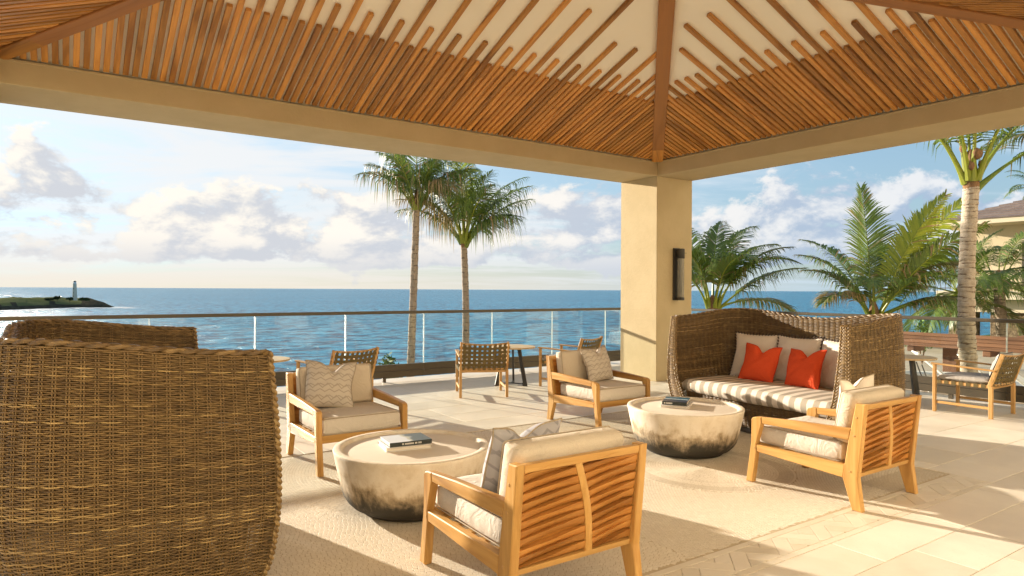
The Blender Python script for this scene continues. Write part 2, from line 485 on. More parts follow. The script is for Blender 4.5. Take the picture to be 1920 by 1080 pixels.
# ------------------------------------------------------------------ mesh helpers
class MB:
    def __init__(self):
        self.v, self.f, self.tone = [], [], []
    def add(self, vs, fs, M=None, tone=None):
        o = len(self.v)
        if M is not None:
            vs = [tuple(M @ Vector(p)) for p in vs]
        self.v.extend([tuple(p) for p in vs])
        self.f.extend([tuple(i + o for i in f) for f in fs])
        if tone is not None:
            self.tone.extend([tone] * len(vs) if not hasattr(tone, '__len__') else list(tone))
        return self
    def box(self, c, s, ch=0.0, M=None):
        """box centred at c with size s, edges chamfered by ch"""
        hx, hy, hz = s[0] / 2, s[1] / 2, s[2] / 2
        if ch <= 0:
            vs = [(c[0] + a * hx, c[1] + b * hy, c[2] + d * hz) for a in (-1, 1) for b in (-1, 1) for d in (-1, 1)]
            fs = [(0, 1, 3, 2), (4, 6, 7, 5), (0, 4, 5, 1), (2, 3, 7, 6), (0, 2, 6, 4), (1, 5, 7, 3)]
            return self.add(vs, fs, M)
        ch = min(ch, hx * .9, hy * .9, hz * .9)
        vs, idx = [], {}
        for a in (-1, 1):
            for b in (-1, 1):
                for d in (-1, 1):
                    for ax in range(3):
                        p = [a * hx, b * hy, d * hz]
                        for k, sg in enumerate((a, b, d)):
                            if k != ax:
                                p[k] -= sg * ch
                        idx[(a, b, d, ax)] = len(vs)
                        vs.append((c[0] + p[0], c[1] + p[1], c[2] + p[2]))
        fs = []
        def quad(q):
            pts = [Vector(vs[i]) - Vector(c) for i in q]
            n = (pts[1] - pts[0]).cross(pts[2] - pts[0])
            ctr = sum(pts, Vector()) / len(pts)
            fs.append(tuple(q) if n.dot(ctr) > 0 else tuple(reversed(q)))
        for ax in range(3):
            o1, o2 = [k for k in range(3) if k != ax]
            for sg in (-1, 1):
                q = []
                for (p, r) in ((-1, -1), (1, -1), (1, 1), (-1, 1)):
                    s3 = [0, 0, 0]; s3[ax] = sg; s3[o1] = p; s3[o2] = r
                    q.append(idx[(*s3, ax)])
                quad(q)
            for p in (-1, 1):
                for r in (-1, 1):
                    a3 = [0, 0, 0]; a3[ax] = -1; a3[o1] = p; a3[o2] = r
                    b3 = list(a3); b3[ax] = 1
                    quad([idx[(*a3, o1)], idx[(*b3, o1)], idx[(*b3, o2)], idx[(*a3, o2)]])
        for a in (-1, 1):
            for b in (-1, 1):
                for d in (-1, 1):
                    quad([idx[(a, b, d, 0)], idx[(a, b, d, 1)], idx[(a, b, d, 2)]])
        return self.add(vs, fs, M)
    def prism(self, poly, x0, x1, ch=0.003, axis=0):
        """polygon given in the two other axes (y,z for axis 0), extruded along axis"""
        n = len(poly)
        area = sum(poly[i][0] * poly[(i + 1) % n][1] - poly[(i + 1) % n][0] * poly[i][1] for i in range(n))
        if area < 0:
            poly = poly[::-1]
        ins = []
        for i in range(n):
            p0, p1, p2 = Vector(poly[i - 1]), Vector(poly[i]), Vector(poly[(i + 1) % n])
            d1, d2 = (p1 - p0).normalized(), (p2 - p1).normalized()
            n1, n2 = Vector((-d1.y, d1.x)), Vector((-d2.y, d2.x))
            b = n1 + n2
            b = b / max(0.35, b.dot(n1)) if b.length > 1e-6 else n1
            ins.append(tuple(p1 + b * ch))
        rings = [(ins, x0), (poly, x0 + ch), (poly, x1 - ch), (ins, x1)]
        vs = []
        for pl, xx in rings:
            for (a, b) in pl:
                p = [0, 0, 0]
                p[axis] = xx
                o = [k for k in range(3) if k != axis]
                p[o[0]], p[o[1]] = a, b
                vs.append(tuple(p))
        fs = [tuple(range(n - 1, -1, -1)), tuple(3 * n + i for i in range(n))]
        for r in range(3):
            for i in range(n):
                j = (i + 1) % n
                fs.append((r * n + i, r * n + j, (r + 1) * n + j, (r + 1) * n + i))
        if axis == 1:
            fs = [tuple(reversed(f)) for f in fs]
        return self.add(vs, fs)
    def tube(self, path, rad, n=8, caps=True, closed=False, tone=None):
        m = len(path)
        P = [Vector(p) for p in path]
        if not hasattr(rad, '__len__'):
            rad = [rad] * m
        up = Vector((0, 0, 1))
        vs = []
        prev = None
        for i in range(m):
            if closed:
                t = (P[(i + 1) % m] - P[i - 1]).normalized()
            else:
                t = (P[min(i + 1, m - 1)] - P[max(i - 1, 0)]).normalized()
            if prev is None:
                a = up if abs(t.z) < 0.9 else Vector((1, 0, 0))
                s = t.cross(a).normalized()
            else:
                s = (prev - t * prev.dot(t)).normalized()
            prev = s
            b = t.cross(s)
            for k in range(n):
                an = 2 * math.pi * k / n
                vs.append(tuple(P[i] + (s * math.cos(an) + b * math.sin(an)) * rad[i]))
        fs = []
        rng = m if closed else m - 1
        for i in range(rng):
            j = (i + 1) % m
            for k in range(n):
                k2 = (k + 1) % n
                fs.append((i * n + k, i * n + k2, j * n + k2, j * n + k))
        if caps and not closed:
            fs.append(tuple(range(n - 1, -1, -1)))
            fs.append(tuple((m - 1) * n + k for k in range(n)))
        return self.add(vs, fs, tone=tone)
    def lathe(self, prof, n=48, c=(0, 0, 0)):
        vs, fs = [], []
        for (r, z) in prof:
            for k in range(n):
                a = 2 * math.pi * k / n
                vs.append((c[0] + r * math.cos(a), c[1] + r * math.sin(a), c[2] + z))
        for i in range(len(prof) - 1):
            for k in range(n):
                k2 = (k + 1) % n
                fs.append((i * n + k, i * n + k2, (i + 1) * n + k2, (i + 1) * n + k))
        fs.append(tuple(range(n - 1, -1, -1)))
        fs.append(tuple((len(prof) - 1) * n + k for k in range(n)))
        return self.add(vs, fs)
    def mesh(self, name, smooth=None):
        me = bpy.data.meshes.new(name)
        me.from_pydata(self.v, [], self.f)
        if self.tone and len(self.tone) == len(self.v):
            a = me.attributes.new('tone', 'FLOAT', 'POINT')
            a.data.foreach_set('value', np.array(self.tone, dtype=np.float32))
        if smooth is not None:
            me.shade_smooth()
            me.set_sharp_from_angle(angle=R(smooth))
        me.update()
        return me
    def build(self, name, mat, parent=None, smooth=None):
        return link(name, self.mesh(name, smooth), mat, parent)


def link(name, me, mat=None, parent=None):
    if mat:
        m = MATS[mat] if isinstance(mat, str) else mat
        if not me.materials:
            me.materials.append(m)
    o = bpy.data.objects.new(name, me)
    COL.objects.link(o)
    if parent is not None:
        o.parent = parent
    return o


def fast_mesh(name, V, Q, tone=None, smooth=True):
    me = bpy.data.meshes.new(name)
    V = np.asarray(V, dtype=np.float32)
    Q = np.asarray(Q, dtype=np.int32)
    me.vertices.add(len(V))
    me.vertices.foreach_set('co', V.ravel())
    me.loops.add(Q.size)
    me.loops.foreach_set('vertex_index', Q.ravel())
    me.polygons.add(len(Q))
    me.polygons.foreach_set('loop_start', np.arange(0, Q.size, 4, dtype=np.int32))
    me.polygons.foreach_set('use_smooth', np.full(len(Q), bool(smooth)))
    if tone is not None:
        a = me.attributes.new('tone', 'FLOAT', 'POINT')
        a.data.foreach_set('value', np.asarray(tone, dtype=np.float32))
    me.update(calc_edges=True)
    me.validate()
    return me


def thing(name, label, cat, loc=(0, 0, 0), rz=0.0, group=None):
    o = bpy.data.objects.new(name, None)
    o.empty_display_size = 0.1
    COL.objects.link(o)
    o.location = loc
    o.rotation_euler = (0, 0, rz)
    return tag(o, label, cat, group)


def tag(o, label=None, cat=None, group=None, kind=None):
    if label: o['label'] = label
    if cat: o['category'] = cat
    if group: o['group'] = group
    if kind: o['kind'] = kind
    return o


def copy_tree(root, loc, rz, label, parent=None):
    r = root.copy()
    COL.objects.link(r)
    if parent is None:
        r.location = loc
        r.rotation_euler = (0, 0, rz)
        r['label'] = label
    else:
        r.parent = parent
    for ch in list(root.children):
        copy_tree(ch, None, None, None, r)
    return r


# ------------------------------------------------------------------ layout constants
XC, YC = 7.57, 7.22            # inner faces of the pavilion's beams
XL, YN = -0.53, 1.38
WB = 0.80                      # beam and column width
ZB0, ZB1 = 3.172, 3.392        # beam soffit, top of the beam's inner face
TP = 0.367                     # roof pitch
XR, YR = 9.70, 9.35            # railings

# ------------------------------------------------------------------ the setting: sea, land, floor
rng = random.Random(7)


def build_sea_and_land():
    mb = MB()
    s = 70000.0
    mb.add([(-s, -s, 0), (s, -s, 0), (s, s, 0), (-s, s, 0)], [(0, 1, 2, 3)])
    sea = mb.build('sea', 'sea_water')
    sea.location.z = -30.6
    tag(sea, kind='structure')
    # the shore terrace below the pavilion, with a sloping bank to the sea
    xs = np.linspace(-70, 75, 59)
    prof = [(-90, -2.62), (-40, -2.6), (5, -2.6), (26.5, -2.6), (29, -4.0), (36, -12), (46, -23), (60, -32.5)]
    vs, fs = [], []
    for x in xs:
        for j, (y, z) in enumerate(prof):
            w = 1.4 * math.sin(x * 0.21 + j) if j > 4 else 0
            e = 0 if j < 4 else -max(0, x - 20) * 0.02
            vs.append((x, y + w, z + e))
    m = len(prof)
    for i in range(len(xs) - 1):
        for j in range(m - 1):
            fs.append((i * m + j, (i + 1) * m + j, (i + 1) * m + j + 1, i * m + j + 1))
    g = MB().add(vs, fs).build('lawn', 'grass')
    tag(g, kind='structure')
    t = MB().box((-4, 18.1, -2.55), (44, 15.5, 0.3), 0.02).build('lower_terrace', 'pale_stone')
    tag(t, kind='structure')
    t = MB().box((20.1, -1.0, -1.1), (19.7, 30, 1.0), 0.02).build('side_terrace', 'deck_stone')
    tag(t, kind='structure')


def clip_poly(poly, axis, val, keep_less):
    out = []
    n = len(poly)
    for i in range(n):
        a, b = poly[i], poly[(i + 1) % n]
        ia = (a[axis] <= val) == keep_less
        ib = (b[axis] <= val) == keep_less
        if ia:
            out.append(a)
        if ia != ib:
            t = (val - a[axis]) / (b[axis] - a[axis])
            out.append((a[0] + t * (b[0] - a[0]), a[1] + t * (b[1] - a[1])))
    return out


def slab_poly(poly, z0, z1, ch):
    """stone of a convex outline with a worn top edge"""
    n = len(poly)
    cx, cy = sum(p[0] for p in poly) / n, sum(p[1] for p in poly) / n
    def shrink(d):
        o = []
        for (x, y) in poly:
            l = math.hypot(x - cx, y - cy) or 1
            o.append((x - (x - cx) / l * d * 1.3, y - (y - cy) / l * d * 1.3))
        return o
    a, b = poly, shrink(ch)
    vs = [(x, y, z0) for x, y in a] + [(x, y, z1 - ch * 0.6) for x, y in a] + [(x, y, z1) for x, y in b]
    fs = [tuple(2 * n + i for i in range(n))]
    for r in range(2):
        for i in range(n):
            j = (i + 1) % n
            fs.append((r * n + i, r * n + j, (r + 1) * n + j, (r + 1) * n + i))
    return vs, fs


MX0, MX1, MY0, MY1 = 0.25, 5.70, 2.36, 5.66     # mosaic field
HY0, HY1 = 2.07, 2.345                          # herringbone band


def build_floor():
    floor = MB().box((0.95, 1.8, -0.1505), (18.3, 15.9, 0.29)).build('terrace_floor', 'grout')
    tag(floor, kind='structure')
    floor.location = (0, 0, 0)
    back = MB().box((0.95, -3.2, -0.006), (18.2, 5.6, 0.012), 0.002).build('paving_slab', 'tile_stone', floor)
    J = 0.0022
    def rows(y0, y1, hs, x0, x1, ls, seed):
        r = random.Random(seed)
        y = y0
        k = 0
        while y < y1 - 0.05:
            h = hs[k % len(hs)]
            ye = min(y + h, y1)
            if y1 - ye < 0.12:
                ye = y1
            x = x0 - r.random() * 0.5
            while x < x1 - 0.02:
                l = r.choice(ls)
                xe = min(x + l, x1)
                if x1 - xe < 0.2:
                    xe = x1
                xa = max(x, x0)
                if xe - xa > 0.05:
                    cx, cy = (xa + xe) / 2, (y + ye) / 2
                    sx, sy = xe - xa - 2 * J, ye - y - 2 * J
                    dz = r.uniform(-0.0006, 0.0006)
                    vs, fs = slab_poly([(-sx / 2, -sy / 2), (sx / 2, -sy / 2), (sx / 2, sy / 2), (-sx / 2, sy / 2)], -0.03, 0.0 + dz, 0.0025)
                    o = MB().add(vs, fs).build('tile', 'tile_stone', floor)
                    o.location = (cx, cy, 0)
                x = xe
            y = ye
            k += 1
    rows(-0.37, HY0, [0.45, 0.60, 0.45, 0.32, 0.32, 0.30], 0.3, 9.98, [0.62, 0.93, 0.78], 3)
    rows(HY0, MY1, [0.45, 0.60], MX1, 9.98, [0.6, 0.9, 0.9], 4)
    rows(HY0, MY1, [0.60, 0.60], -3.0, MX0, [0.9, 1.2], 5)
    rows(MY1, 9.7, [0.45, 0.45, 0.45, 0.45, 0.45, 0.45, 0.45], -3.0, 9.98, [0.75, 0.9, 1.05], 6)
    # edging courses and the herringbone band between them
    for (ya, yb) in ((HY0, HY0 + 0.045), (HY1 - 0.045, HY1)):
        x = MX0
        while x < MX1 - 0.01:
            xe = min(x + rng.choice((0.40, 0.48, 0.36)), MX1)
            vs, fs = slab_poly([(x + J, ya + J), (xe - J, ya + J), (xe - J, yb - J), (x + J, yb - J)], -0.03, 0.0, 0.0012)
            MB().add(vs, fs).build('edging_tile', 'inlay_stone', floor)
            x = xe
    W, L = 0.088, 0.264
    J = 0.0013
    ca = math.cos(R(45))
    for i in range(-70, 160):
        for j in range(-60, 60):
            for kind in (0, 1):
                # classic herringbone lattice on a unit grid (L = 3W)
                bx, by = i + 3 * j, i - 3 * j
                if kind == 0:
                    pl = [(bx, by), (bx + 3, by), (bx + 3, by + 1), (bx, by + 1)]
                else:
                    pl = [(bx + 3, by - 2), (bx + 4, by - 2), (bx + 4, by + 1), (bx + 3, by + 1)]
                g = J / W
                cx, cy = sum(p[0] for p in pl) / 4, sum(p[1] for p in pl) / 4
                pl = [(p[0] + g * (1 if p[0] < cx else -1), p[1] + g * (1 if p[1] < cy else -1)) for p in pl]
                q = [((p[0] - p[1]) * ca * W + MX0, (p[0] + p[1]) * ca * W + HY0 - 1.0) for p in pl]
                if max(p[0] for p in q) < MX0 or min(p[0] for p in q) > MX1:
                    continue
                lo, hi = HY0 + 0.045 + J, HY1 - 0.045 - J
                if max(p[1] for p in q) < lo or min(p[1] for p in q) > hi:
                    continue
                q = clip_poly(q, 1, hi, True)
                q = clip_poly(q, 1, lo, False) if q else q
                q = clip_poly(q, 0, MX1 - J, True) if q else q
                q = clip_poly(q, 0, MX0 + J, False) if q else q
                if len(q) < 3:
                    continue
                ar = abs(sum(q[a][0] * q[(a + 1) % len(q)][1] - q[(a + 1) % len(q)][0] * q[a][1] for a in range(len(q)))) / 2
                if ar < 0.0006:
                    continue
                vs, fs = slab_poly(q, -0.03, rng.uniform(-0.0005, 0.0005), 0.0012)
                MB().add(vs, fs).build('herringbone_tile', 'inlay_stone', floor)
    # mosaic of small split stones laid in sweeping arcs
    A, Rr = (2.675, 4.73), (4.28, 3.52)
    B, C, D = (0.75, 1.10), (5.9, 1.3), (6.3, 6.9)
    def cell(x, y):
        da = math.hypot(x - A[0], y - A[1])
        if da < 1.385:
            return 0, da - 1.385
        dr = math.hypot(x - Rr[0], y - Rr[1])
        if dr < 0.66:
            return 1, dr - 0.66
        if x > 3.9 and y > 4.35:
            return 4, -0.1
        if x < 2.75:
            return 2, -0.1
        return 3, -0.1
    cs = [A, Rr, B, C, D]
    V, Q, T = [], [], []
    r = random.Random(11)
    for ci, c in enumerate(cs):
        rmax = max(math.hypot(x - c[0], y - c[1]) for x in (MX0, MX1) for y in (MY0, MY1))
        if ci == 0: rmax = 1.385
        if ci == 1: rmax = 0.66
        rad = 0.02
        k = 0
        while rad < rmax:
            dr = 0.0205 if (ci != 0 or rad > 1.26) else 0.0245
            n = max(6, int(2 * math.pi * (rad + dr / 2) / (0.027 if ci else 0.030)))
            da = 2 * math.pi / n
            ph = r.random() * da
            rm = rad + dr / 2
            for i in range(n):
                a = ph + i * da
                x, y = c[0] + rm * math.cos(a), c[1] + rm * math.sin(a)
                if not (MX0 + .012 < x < MX1 - .012 and MY0 + .012 < y < MY1 - .012):
                    continue
                cl, dist = cell(x, y)
                if cl != ci:
                    continue
                g = 0.0009
                r0, r1 = rad + g, rad + dr - g
                a0, a1 = a - da / 2 + g / rm, a + da / 2 - g / rm
                z = r.uniform(-0.0047, -0.0041)
                o = len(V)
                tilt = [r.uniform(-0.00022, 0.00022) for _ in range(4)]
                jt = r.uniform(-0.06, 0.06) * da
                pts = [(r0, a0 + jt), (r1, a0 + jt), (r1, a1 + jt), (r0, a1 + jt)]
                for (rr, aa) in pts:
                    V.append((c[0] + rr * math.cos(aa), c[1] + rr * math.sin(aa), -0.0058))
                rc, ac = rm, a
                for (rr, aa), tz in zip(pts, tilt):
                    r2 = rc + (rr - rc) * 0.93
                    a2 = ac + (aa - ac) * 0.93
                    V.append((c[0] + r2 * math.cos(a2), c[1] + r2 * math.sin(a2), z + tz))
                for q in range(4):
                    q2 = (q + 1) % 4
                    Q.append((o + q2, o + q, o + 4 + q, o + 4 + q2))
                Q.append((o + 7, o + 6, o + 5, o + 4)[::-1])
                tn = r.gauss(0.80, 0.06)
                if ci == 0 and rad > 1.26: tn -= 0.10
                if ci == 1 and 0.53 < rad < 0.62: tn -= 0.42
                if ci == 1 and 0.40 < rad < 0.44: tn -= 0.15
                if ci == 4: tn -= 0.14
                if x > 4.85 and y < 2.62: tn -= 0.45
                T.extend([max(0.0, min(1.0, tn))] * 8)
            rad += dr
            k += 1
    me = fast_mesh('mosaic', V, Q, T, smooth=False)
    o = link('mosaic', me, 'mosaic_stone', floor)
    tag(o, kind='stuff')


def along(p0, p1, w, h, ch=0.004, up=(0, 0, 1)):
    """box beam between two points: width w sideways, height h, returns MB"""
    p0, p1 = Vector(p0), Vector(p1)
    d = (p1 - p0)
    L = d.length
    x = d.normalized()
    z = (Vector(up) - x * Vector(up).dot(x)).normalized()
    y = z.cross(x)
    M = Matrix((x, y, z)).transposed().to_4x4()
    M.translation = (p0 + p1) / 2
    return MB().box((0, 0, 0), (L, w, h), ch), M


def build_pavilion():
    pav = thing('open_pavilion', 'beige plaster pavilion with slatted wooden hip ceiling over the lounge', 'pavilion')
    X0, X1, Y0, Y1 = XL - WB, XC + WB, YN - WB, YC + WB
    for (x, y) in ((XC, YC), (XL - WB, YC), (XC, YN - WB), (XL - WB, YN - WB)):
        c = MB().box((x + WB / 2, y + WB / 2, ZB0 / 2), (WB, WB, ZB0), 0.006).build('column', 'plaster', pav)
    h = ZB1 - ZB0
    zc = (ZB0 + ZB1) / 2
    MB().box(((X0 + X1) / 2, YC + WB / 2, zc), (X1 - X0, WB, h), 0.004).build('beam', 'plaster', pav)
    MB().box(((X0 + X1) / 2, YN - WB / 2, zc), (X1 - X0, WB, h), 0.004).build('beam', 'plaster', pav)
    MB().box((XC + WB / 2, (YN + YC) / 2, zc), (WB, YC - YN, h), 0.004).build('beam', 'plaster', pav)
    MB().box((XL - WB / 2, (YN + YC) / 2, zc), (WB, YC - YN, h), 0.004).build('beam', 'plaster', pav)
    # a small cove bead on top of each inner beam face
    for p, q in (((XL, YC - .006, ZB1 - .012), (XC, YC - .006, ZB1 - .012)), ((XC - .006, YN, ZB1 - .012), (XC - .006, YC - .013, ZB1 - .012)),
                 ((XL + .006, YN, ZB1 - .012), (XL + .006, YC - .013, ZB1 - .012))):
        b, M = along(p, q, 0.012, 0.022, 0.003)
        o = b.build('bead_trim', 'plaster', pav); o.matrix_local = M
    half = (YC - YN) / 2
    yr = (YC + YN) / 2
    zr = half * TP
    rA, rB = (XL + half, yr), (XC - half, yr)
    Zc = ZB1 + 0.0445
    e = 0.25
    def slab(name, pts, th, mat, zoff):
        vs = [(x, y, z + zoff) for x, y, z in pts] + [(x, y, z + zoff + th) for x, y, z in pts]
        n = len(pts)
        fs = [tuple(range(n))[::-1], tuple(range(n, 2 * n))] + [(i, (i + 1) % n, n + (i + 1) % n, n + i) for i in range(n)]
        return MB().add(vs, fs).build(name, mat, pav)
    far = slab('ceiling_panel', [(XL - e, YC + e, -e * TP), (XC + e, YC + e, -e * TP), (rB[0], yr, zr), (rA[0], yr, zr)], 0.03, 'ceiling_paint', Zc)
    rig = slab('ceiling_panel', [(XC + e, YC + e, -e * TP), (XC + e, YN - e, -e * TP), (rB[0], yr, zr)], 0.03, 'ceiling_paint', Zc)
    lef = slab('ceiling_panel', [(XL - e, YN - e, -e * TP), (XL - e, YC + e, -e * TP), (rA[0], yr, zr)], 0.03, 'ceiling_paint', Zc)
    nea = slab('ceiling_panel', [(XC + e, YN - e, -e * TP), (XL - e, YN - e, -e * TP), (rA[0], yr, zr), (rB[0], yr, zr)], 0.03, 'ceiling_paint', Zc)
    # outer hip roof
    ov = 0.28
    O = [(X0 - ov, Y1 + ov), (X1 + ov, Y1 + ov), (X1 + ov, Y0 - ov), (X0 - ov, Y0 - ov)]
    za = ZB1 + 0.02
    ro = (YC + WB + ov - yr) * TP
    vs = [(x, y, za) for x, y in O] + [(X0 - ov + (Y1 + ov - yr), yr, za + ro), (X1 + ov - (Y1 + ov - yr), yr, za + ro)]
    vs += [(x, y, z + 0.12) for x, y, z in vs]
    fs = [(1, 0, 4, 5), (2, 1, 5), (3, 2, 5, 4), (0, 3, 4)]
    top = [tuple(i + 6 for i in reversed(f)) for f in fs]
    sides = [(i, (i + 1) % 4, 6 + (i + 1) % 4, 6 + i) for i in range(4)]
    vs = [(x, y, z + 0.06) for x, y, z in vs]
    MB().add(vs, [tuple(reversed(f)) for f in fs] + [tuple(reversed(t)) for t in top] + sides).build('roof', 'shingle', pav)
    # slats
    cs, sn = math.cos(math.atan(TP)), math.sin(math.atan(TP))
    w, th = 0.049, 0.038
    def slat(panel, side, t, s1, collect=None):
        s0 = 0.012 + rng.uniform(0, 0.006)
        L = (s1 - s0) / cs
        sm = (s0 + s1) / 2
        z = ZB1 + TP * sm + th / 2 / cs + 0.001
        dirs = {'far': ((0, -1), (t, YC - sm)), 'right': ((-1, 0), (XC - sm, t)), 'left': ((1, 0), (XL + sm, t)), 'near': ((0, 1), (t, YN + sm))}
        (dx, dy), (x, y) = dirs[side]
        u = Vector((dx * cs, dy * cs, sn))
        if side in ('far', 'near'):
            ax = Vector((1, 0, 0)); M = Matrix((ax, u, ax.cross(u))).transposed().to_4x4()
            size = (w, L, th)
        else:
            ay = Vector((0, 1, 0)); M = Matrix((u, ay, u.cross(ay))).transposed().to_4x4()
            size = (L, w, th)
        M.translation = (x, y, z)
        if collect is not None:
            collect.box((0, 0, 0), size, 0.003, M)
            return
        o = MB().box((0, 0, 0), size, 0.003).build('slat', 'slat_up_y' if side in ('far', 'near') else 'slat_up_x', panel)
        o.matrix_local = M
    hipw = 0.085
    for i in range(-38, 66):
        t = 2.485 + 0.0775 * i
        if not XL + 0.12 < t < XC - 0.12: continue
        lim = min(t - XL, XC - t, half) - hipw
        if i % 2: s = 1.15
        elif i % 4 == 2: s = 1.44
        else: s = {24: 2.16, 32: 1.865, 36: 1.865}.get(i, 9)
        slat(far, 'far', t, min(s, lim))
    for j in range(-40, 36):
        t = 4.46 + 0.078 * j
        if not YN + 0.12 < t < YC - 0.12: continue
        lim = min(t - YN, YC - t, half) - hipw
        if j % 2: s = 1.155
        elif j % 4 == 2: s = 1.44
        else: s = {0: 2.17, 4: 2.16, 8: 1.88, 12: 1.44}.get(j, 9)
        slat(rig, 'right', t, min(s, lim))
        slat(lef, 'left', t, min(9 if (j % 2 == 0 and s > 1.45) else s, lim))
    col = MB()
    for i in range(-38, 66):
        t = 2.485 + 0.0775 * i
        if not XL + 0.12 < t < XC - 0.12: continue
        lim = min(t - XL, XC - t, half) - hipw
        s = 1.15 if i % 2 else (1.44 if i % 4 == 2 else 9)
        slat(None, 'near', t, min(s, lim), col)
    o = col.build('slats', 'slat_up_y', nea)
    tag(o, kind='stuff')
    # hip rafters and ridge
    zb = ZB1 - 0.045 + 0.075
    for (cx, cy), r in (((XC, YC), rB), ((XL, YC), rA), ((XC, YN), rB), ((XL, YN), rA)):
        sx, sy = (1 if r[0] > cx else -1), (1 if r[1] > cy else -1)
        k = 0.035
        p0 = Vector((cx + sx * k, cy + sy * k, zb + k * TP + 0.012))
        p1 = Vector((r[0], r[1], zb + zr))
        b, M = along(p0, p1, 0.165, 0.15, 0.006)
        o = b.build('hip_rafter', 'hip_wood', pav); o.matrix_local = M
        d = (p1 - p0).normalized()
        b, M = along(p0 - d * 0.004, p0 + d * 0.40, 0.170, 0.155, 0.006)
        c = b.build('hip_shoe', 'slat_up_x', pav); c.matrix_local = M
    b, M = along((rA[0] - .05, yr, zb + zr - .001), (rB[0] + .05, yr, zb + zr - .001), 0.165, 0.152, 0.006)
    o = b.build('ridge_beam', 'hip_wood', pav); o.matrix_local = M


def build_railing(name, label, along_x, a0, a1, fixed, joint0, post0):
    r = thing(name, label, 'railing', (0, 0, 0))
    def P(a, d, z):
        return (a, fixed + d, z) if along_x else (fixed + d, a, z)
    def S(l, d, h):
        return (l, d, h) if along_x else (d, l, h)
    mid, ln = (a0 + a1) / 2, a1 - a0
    MB().box(P(mid, 0, 1.052), S(ln, 0.062, 0.046), 0.006).build('handrail', 'bronze', r)
    step = 1.26
    k0 = math.ceil((a0 - joint0) / step)
    js = [a0] + [joint0 + step * k for k in range(k0, 60) if a0 + 0.05 < joint0 + step * k < a1 - 0.05] + [a1]
    for p, q in zip(js[:-1], js[1:]):
        g = 0.008
        pn = MB().box(P((p + q) / 2, 0, 0.645), S(q - p - 2 * g, 0.012, 0.78)).build('glass_panel', 'glass', r)
        for e in (p + g - 0.0022, q - g + 0.0022):
            MB().box(P(e, 0, 0.645), S(0.004, 0.0125, 0.778)).build('polished_edge', 'glass_edge', pn)
        for z in (0.112, 0.213):
            MB().box(P((p + q) / 2, 0.0, z), S(q - p - 0.004, 0.05, 0.0975), 0.003).build('kick_board', 'bronze', r)
    k0 = math.ceil((a0 - post0) / step)
    for k in range(k0, 60):
        a = post0 + step * k
        if a > a1 - 0.05: break
        MB().box(P(a, 0.0, 0.030), S(0.05, 0.045, 0.060), 0.002).build('post', 'bronze', r)
    return r


def build_bounce_wing():  # unseen wing added behind the camera; its sunlit face gives warm fill
    t = thing('bounce_wing', 'cream wing added unseen behind the camera to bounce warm sunlight onto the terrace', 'added bounce wall', (4.0, -8.0, -0.006))
    MB().box((0, -3.0, 6.2), (64, 6.0, 12.4), 0.02).build('wall', 'bounce_render', t)
    MB().box((0, -2.8, 12.55), (65.2, 7.4, 0.30), 0.02).build('cornice', 'bounce_render', t)
    for k in range(11):  # doors and windows invented to dress the added wing
        x = -27.5 + 5.5 * k
        for z, h in ((1.25, 2.3), (5.4, 1.9), (9.2, 1.9)):
            w = MB().box((x, 0.0, z + 0.02), (1.7, 0.12, h), 0.01).build('window' if z > 3 else 'glass_door', 'bronze', t)
            MB().box((x - 0.40, 0.052, z + 0.02), (0.72, 0.03, h - 0.16)).build('pane', 'window_glass', w)
            MB().box((x + 0.40, 0.052, z + 0.02), (0.72, 0.03, h - 0.16)).build('pane', 'window_glass', w)


build_sea_and_land()
build_bounce_wing()
build_floor()
build_pavilion()
build_railing('glass_railing', 'long glass railing with bronze handrail before the lighthouse headland, left of the column', True, -5.0, XR + 0.03, YR, 2.137, 4.0)
build_railing('glass_railing', 'glass railing with bronze handrail on the palm and house side, right of the column', False, -4.0, YR - 0.033, XR, 3.376, 4.0)

# ------------------------------------------------------------------ soft goods
def cushion_mesh(name, w, d, h, n=22, puff=0.012, edge=0.028, seed=0):
    """boxed cushion: rounded box w (x) by d (y) by h (z), base at z=0, softly crowned with a few dents"""
    r = random.Random(seed)
    ph = [r.uniform(0, 6.28) for _ in range(6)]
    mb = MB()
    m = n
    def se(t):           # parameter -1..1 to a denser edge
        return math.copysign(abs(t) ** 0.8, t)
    def surf(sign):
        vs = []
        for i in range(m + 1):
            for j in range(m + 1):
                a, b = se(-1 + 2 * i / m), se(-1 + 2 * j / m)
                ex = (1 - abs(a)) * w / 2
                ey = (1 - abs(b)) * d / 2
                q = min(ex, ey)
                ddx = max(0, edge - ex); ddy = max(0, edge - ey)
                rr = min(edge, math.hypot(ddx, ddy))
                drop = edge - math.sqrt(max(0, edge * edge - rr * rr))
                crown = puff * (1 - a * a) * (1 - b * b)
                wr = 0.0030 * math.sin(a * 3 + ph[0]) * math.sin(b * 4 + ph[1]) + 0.0018 * math.sin(a * 9 + b * 5 + ph[2])
                z = h / 2 + sign * (h / 2 - drop + (crown + wr) * min(1, q / 0.03))
                cr = 0.010 * (a * a * b * b) ** 3
                vs.append((a * (w / 2 - cr), b * (d / 2 - cr), z))
        return vs
    top, bot = surf(1), surf(-1)
    ft, fb = [], []
    for i in range(m):
        for j in range(m):
            q = (i * (m + 1) + j, (i + 1) * (m + 1) + j, (i + 1) * (m + 1) + j + 1, i * (m + 1) + j + 1)
            ft.append(q); fb.append(q[::-1])
    mb.add(top, ft)
    mb.add(bot, fb)
    o = (m + 1) ** 2
    ring = [i * (m + 1) for i in range(m + 1)] + [m * (m + 1) + j for j in range(1, m + 1)] + [i * (m + 1) + m for i in range(m - 1, -1, -1)] + [j for j in range(m - 1, 0, -1)]
    for k in range(len(ring)):
        a, b = ring[k], ring[(k + 1) % len(ring)]
        mb.f.append((b, a, a + o, b + o))
    return mb.mesh(name, 50)


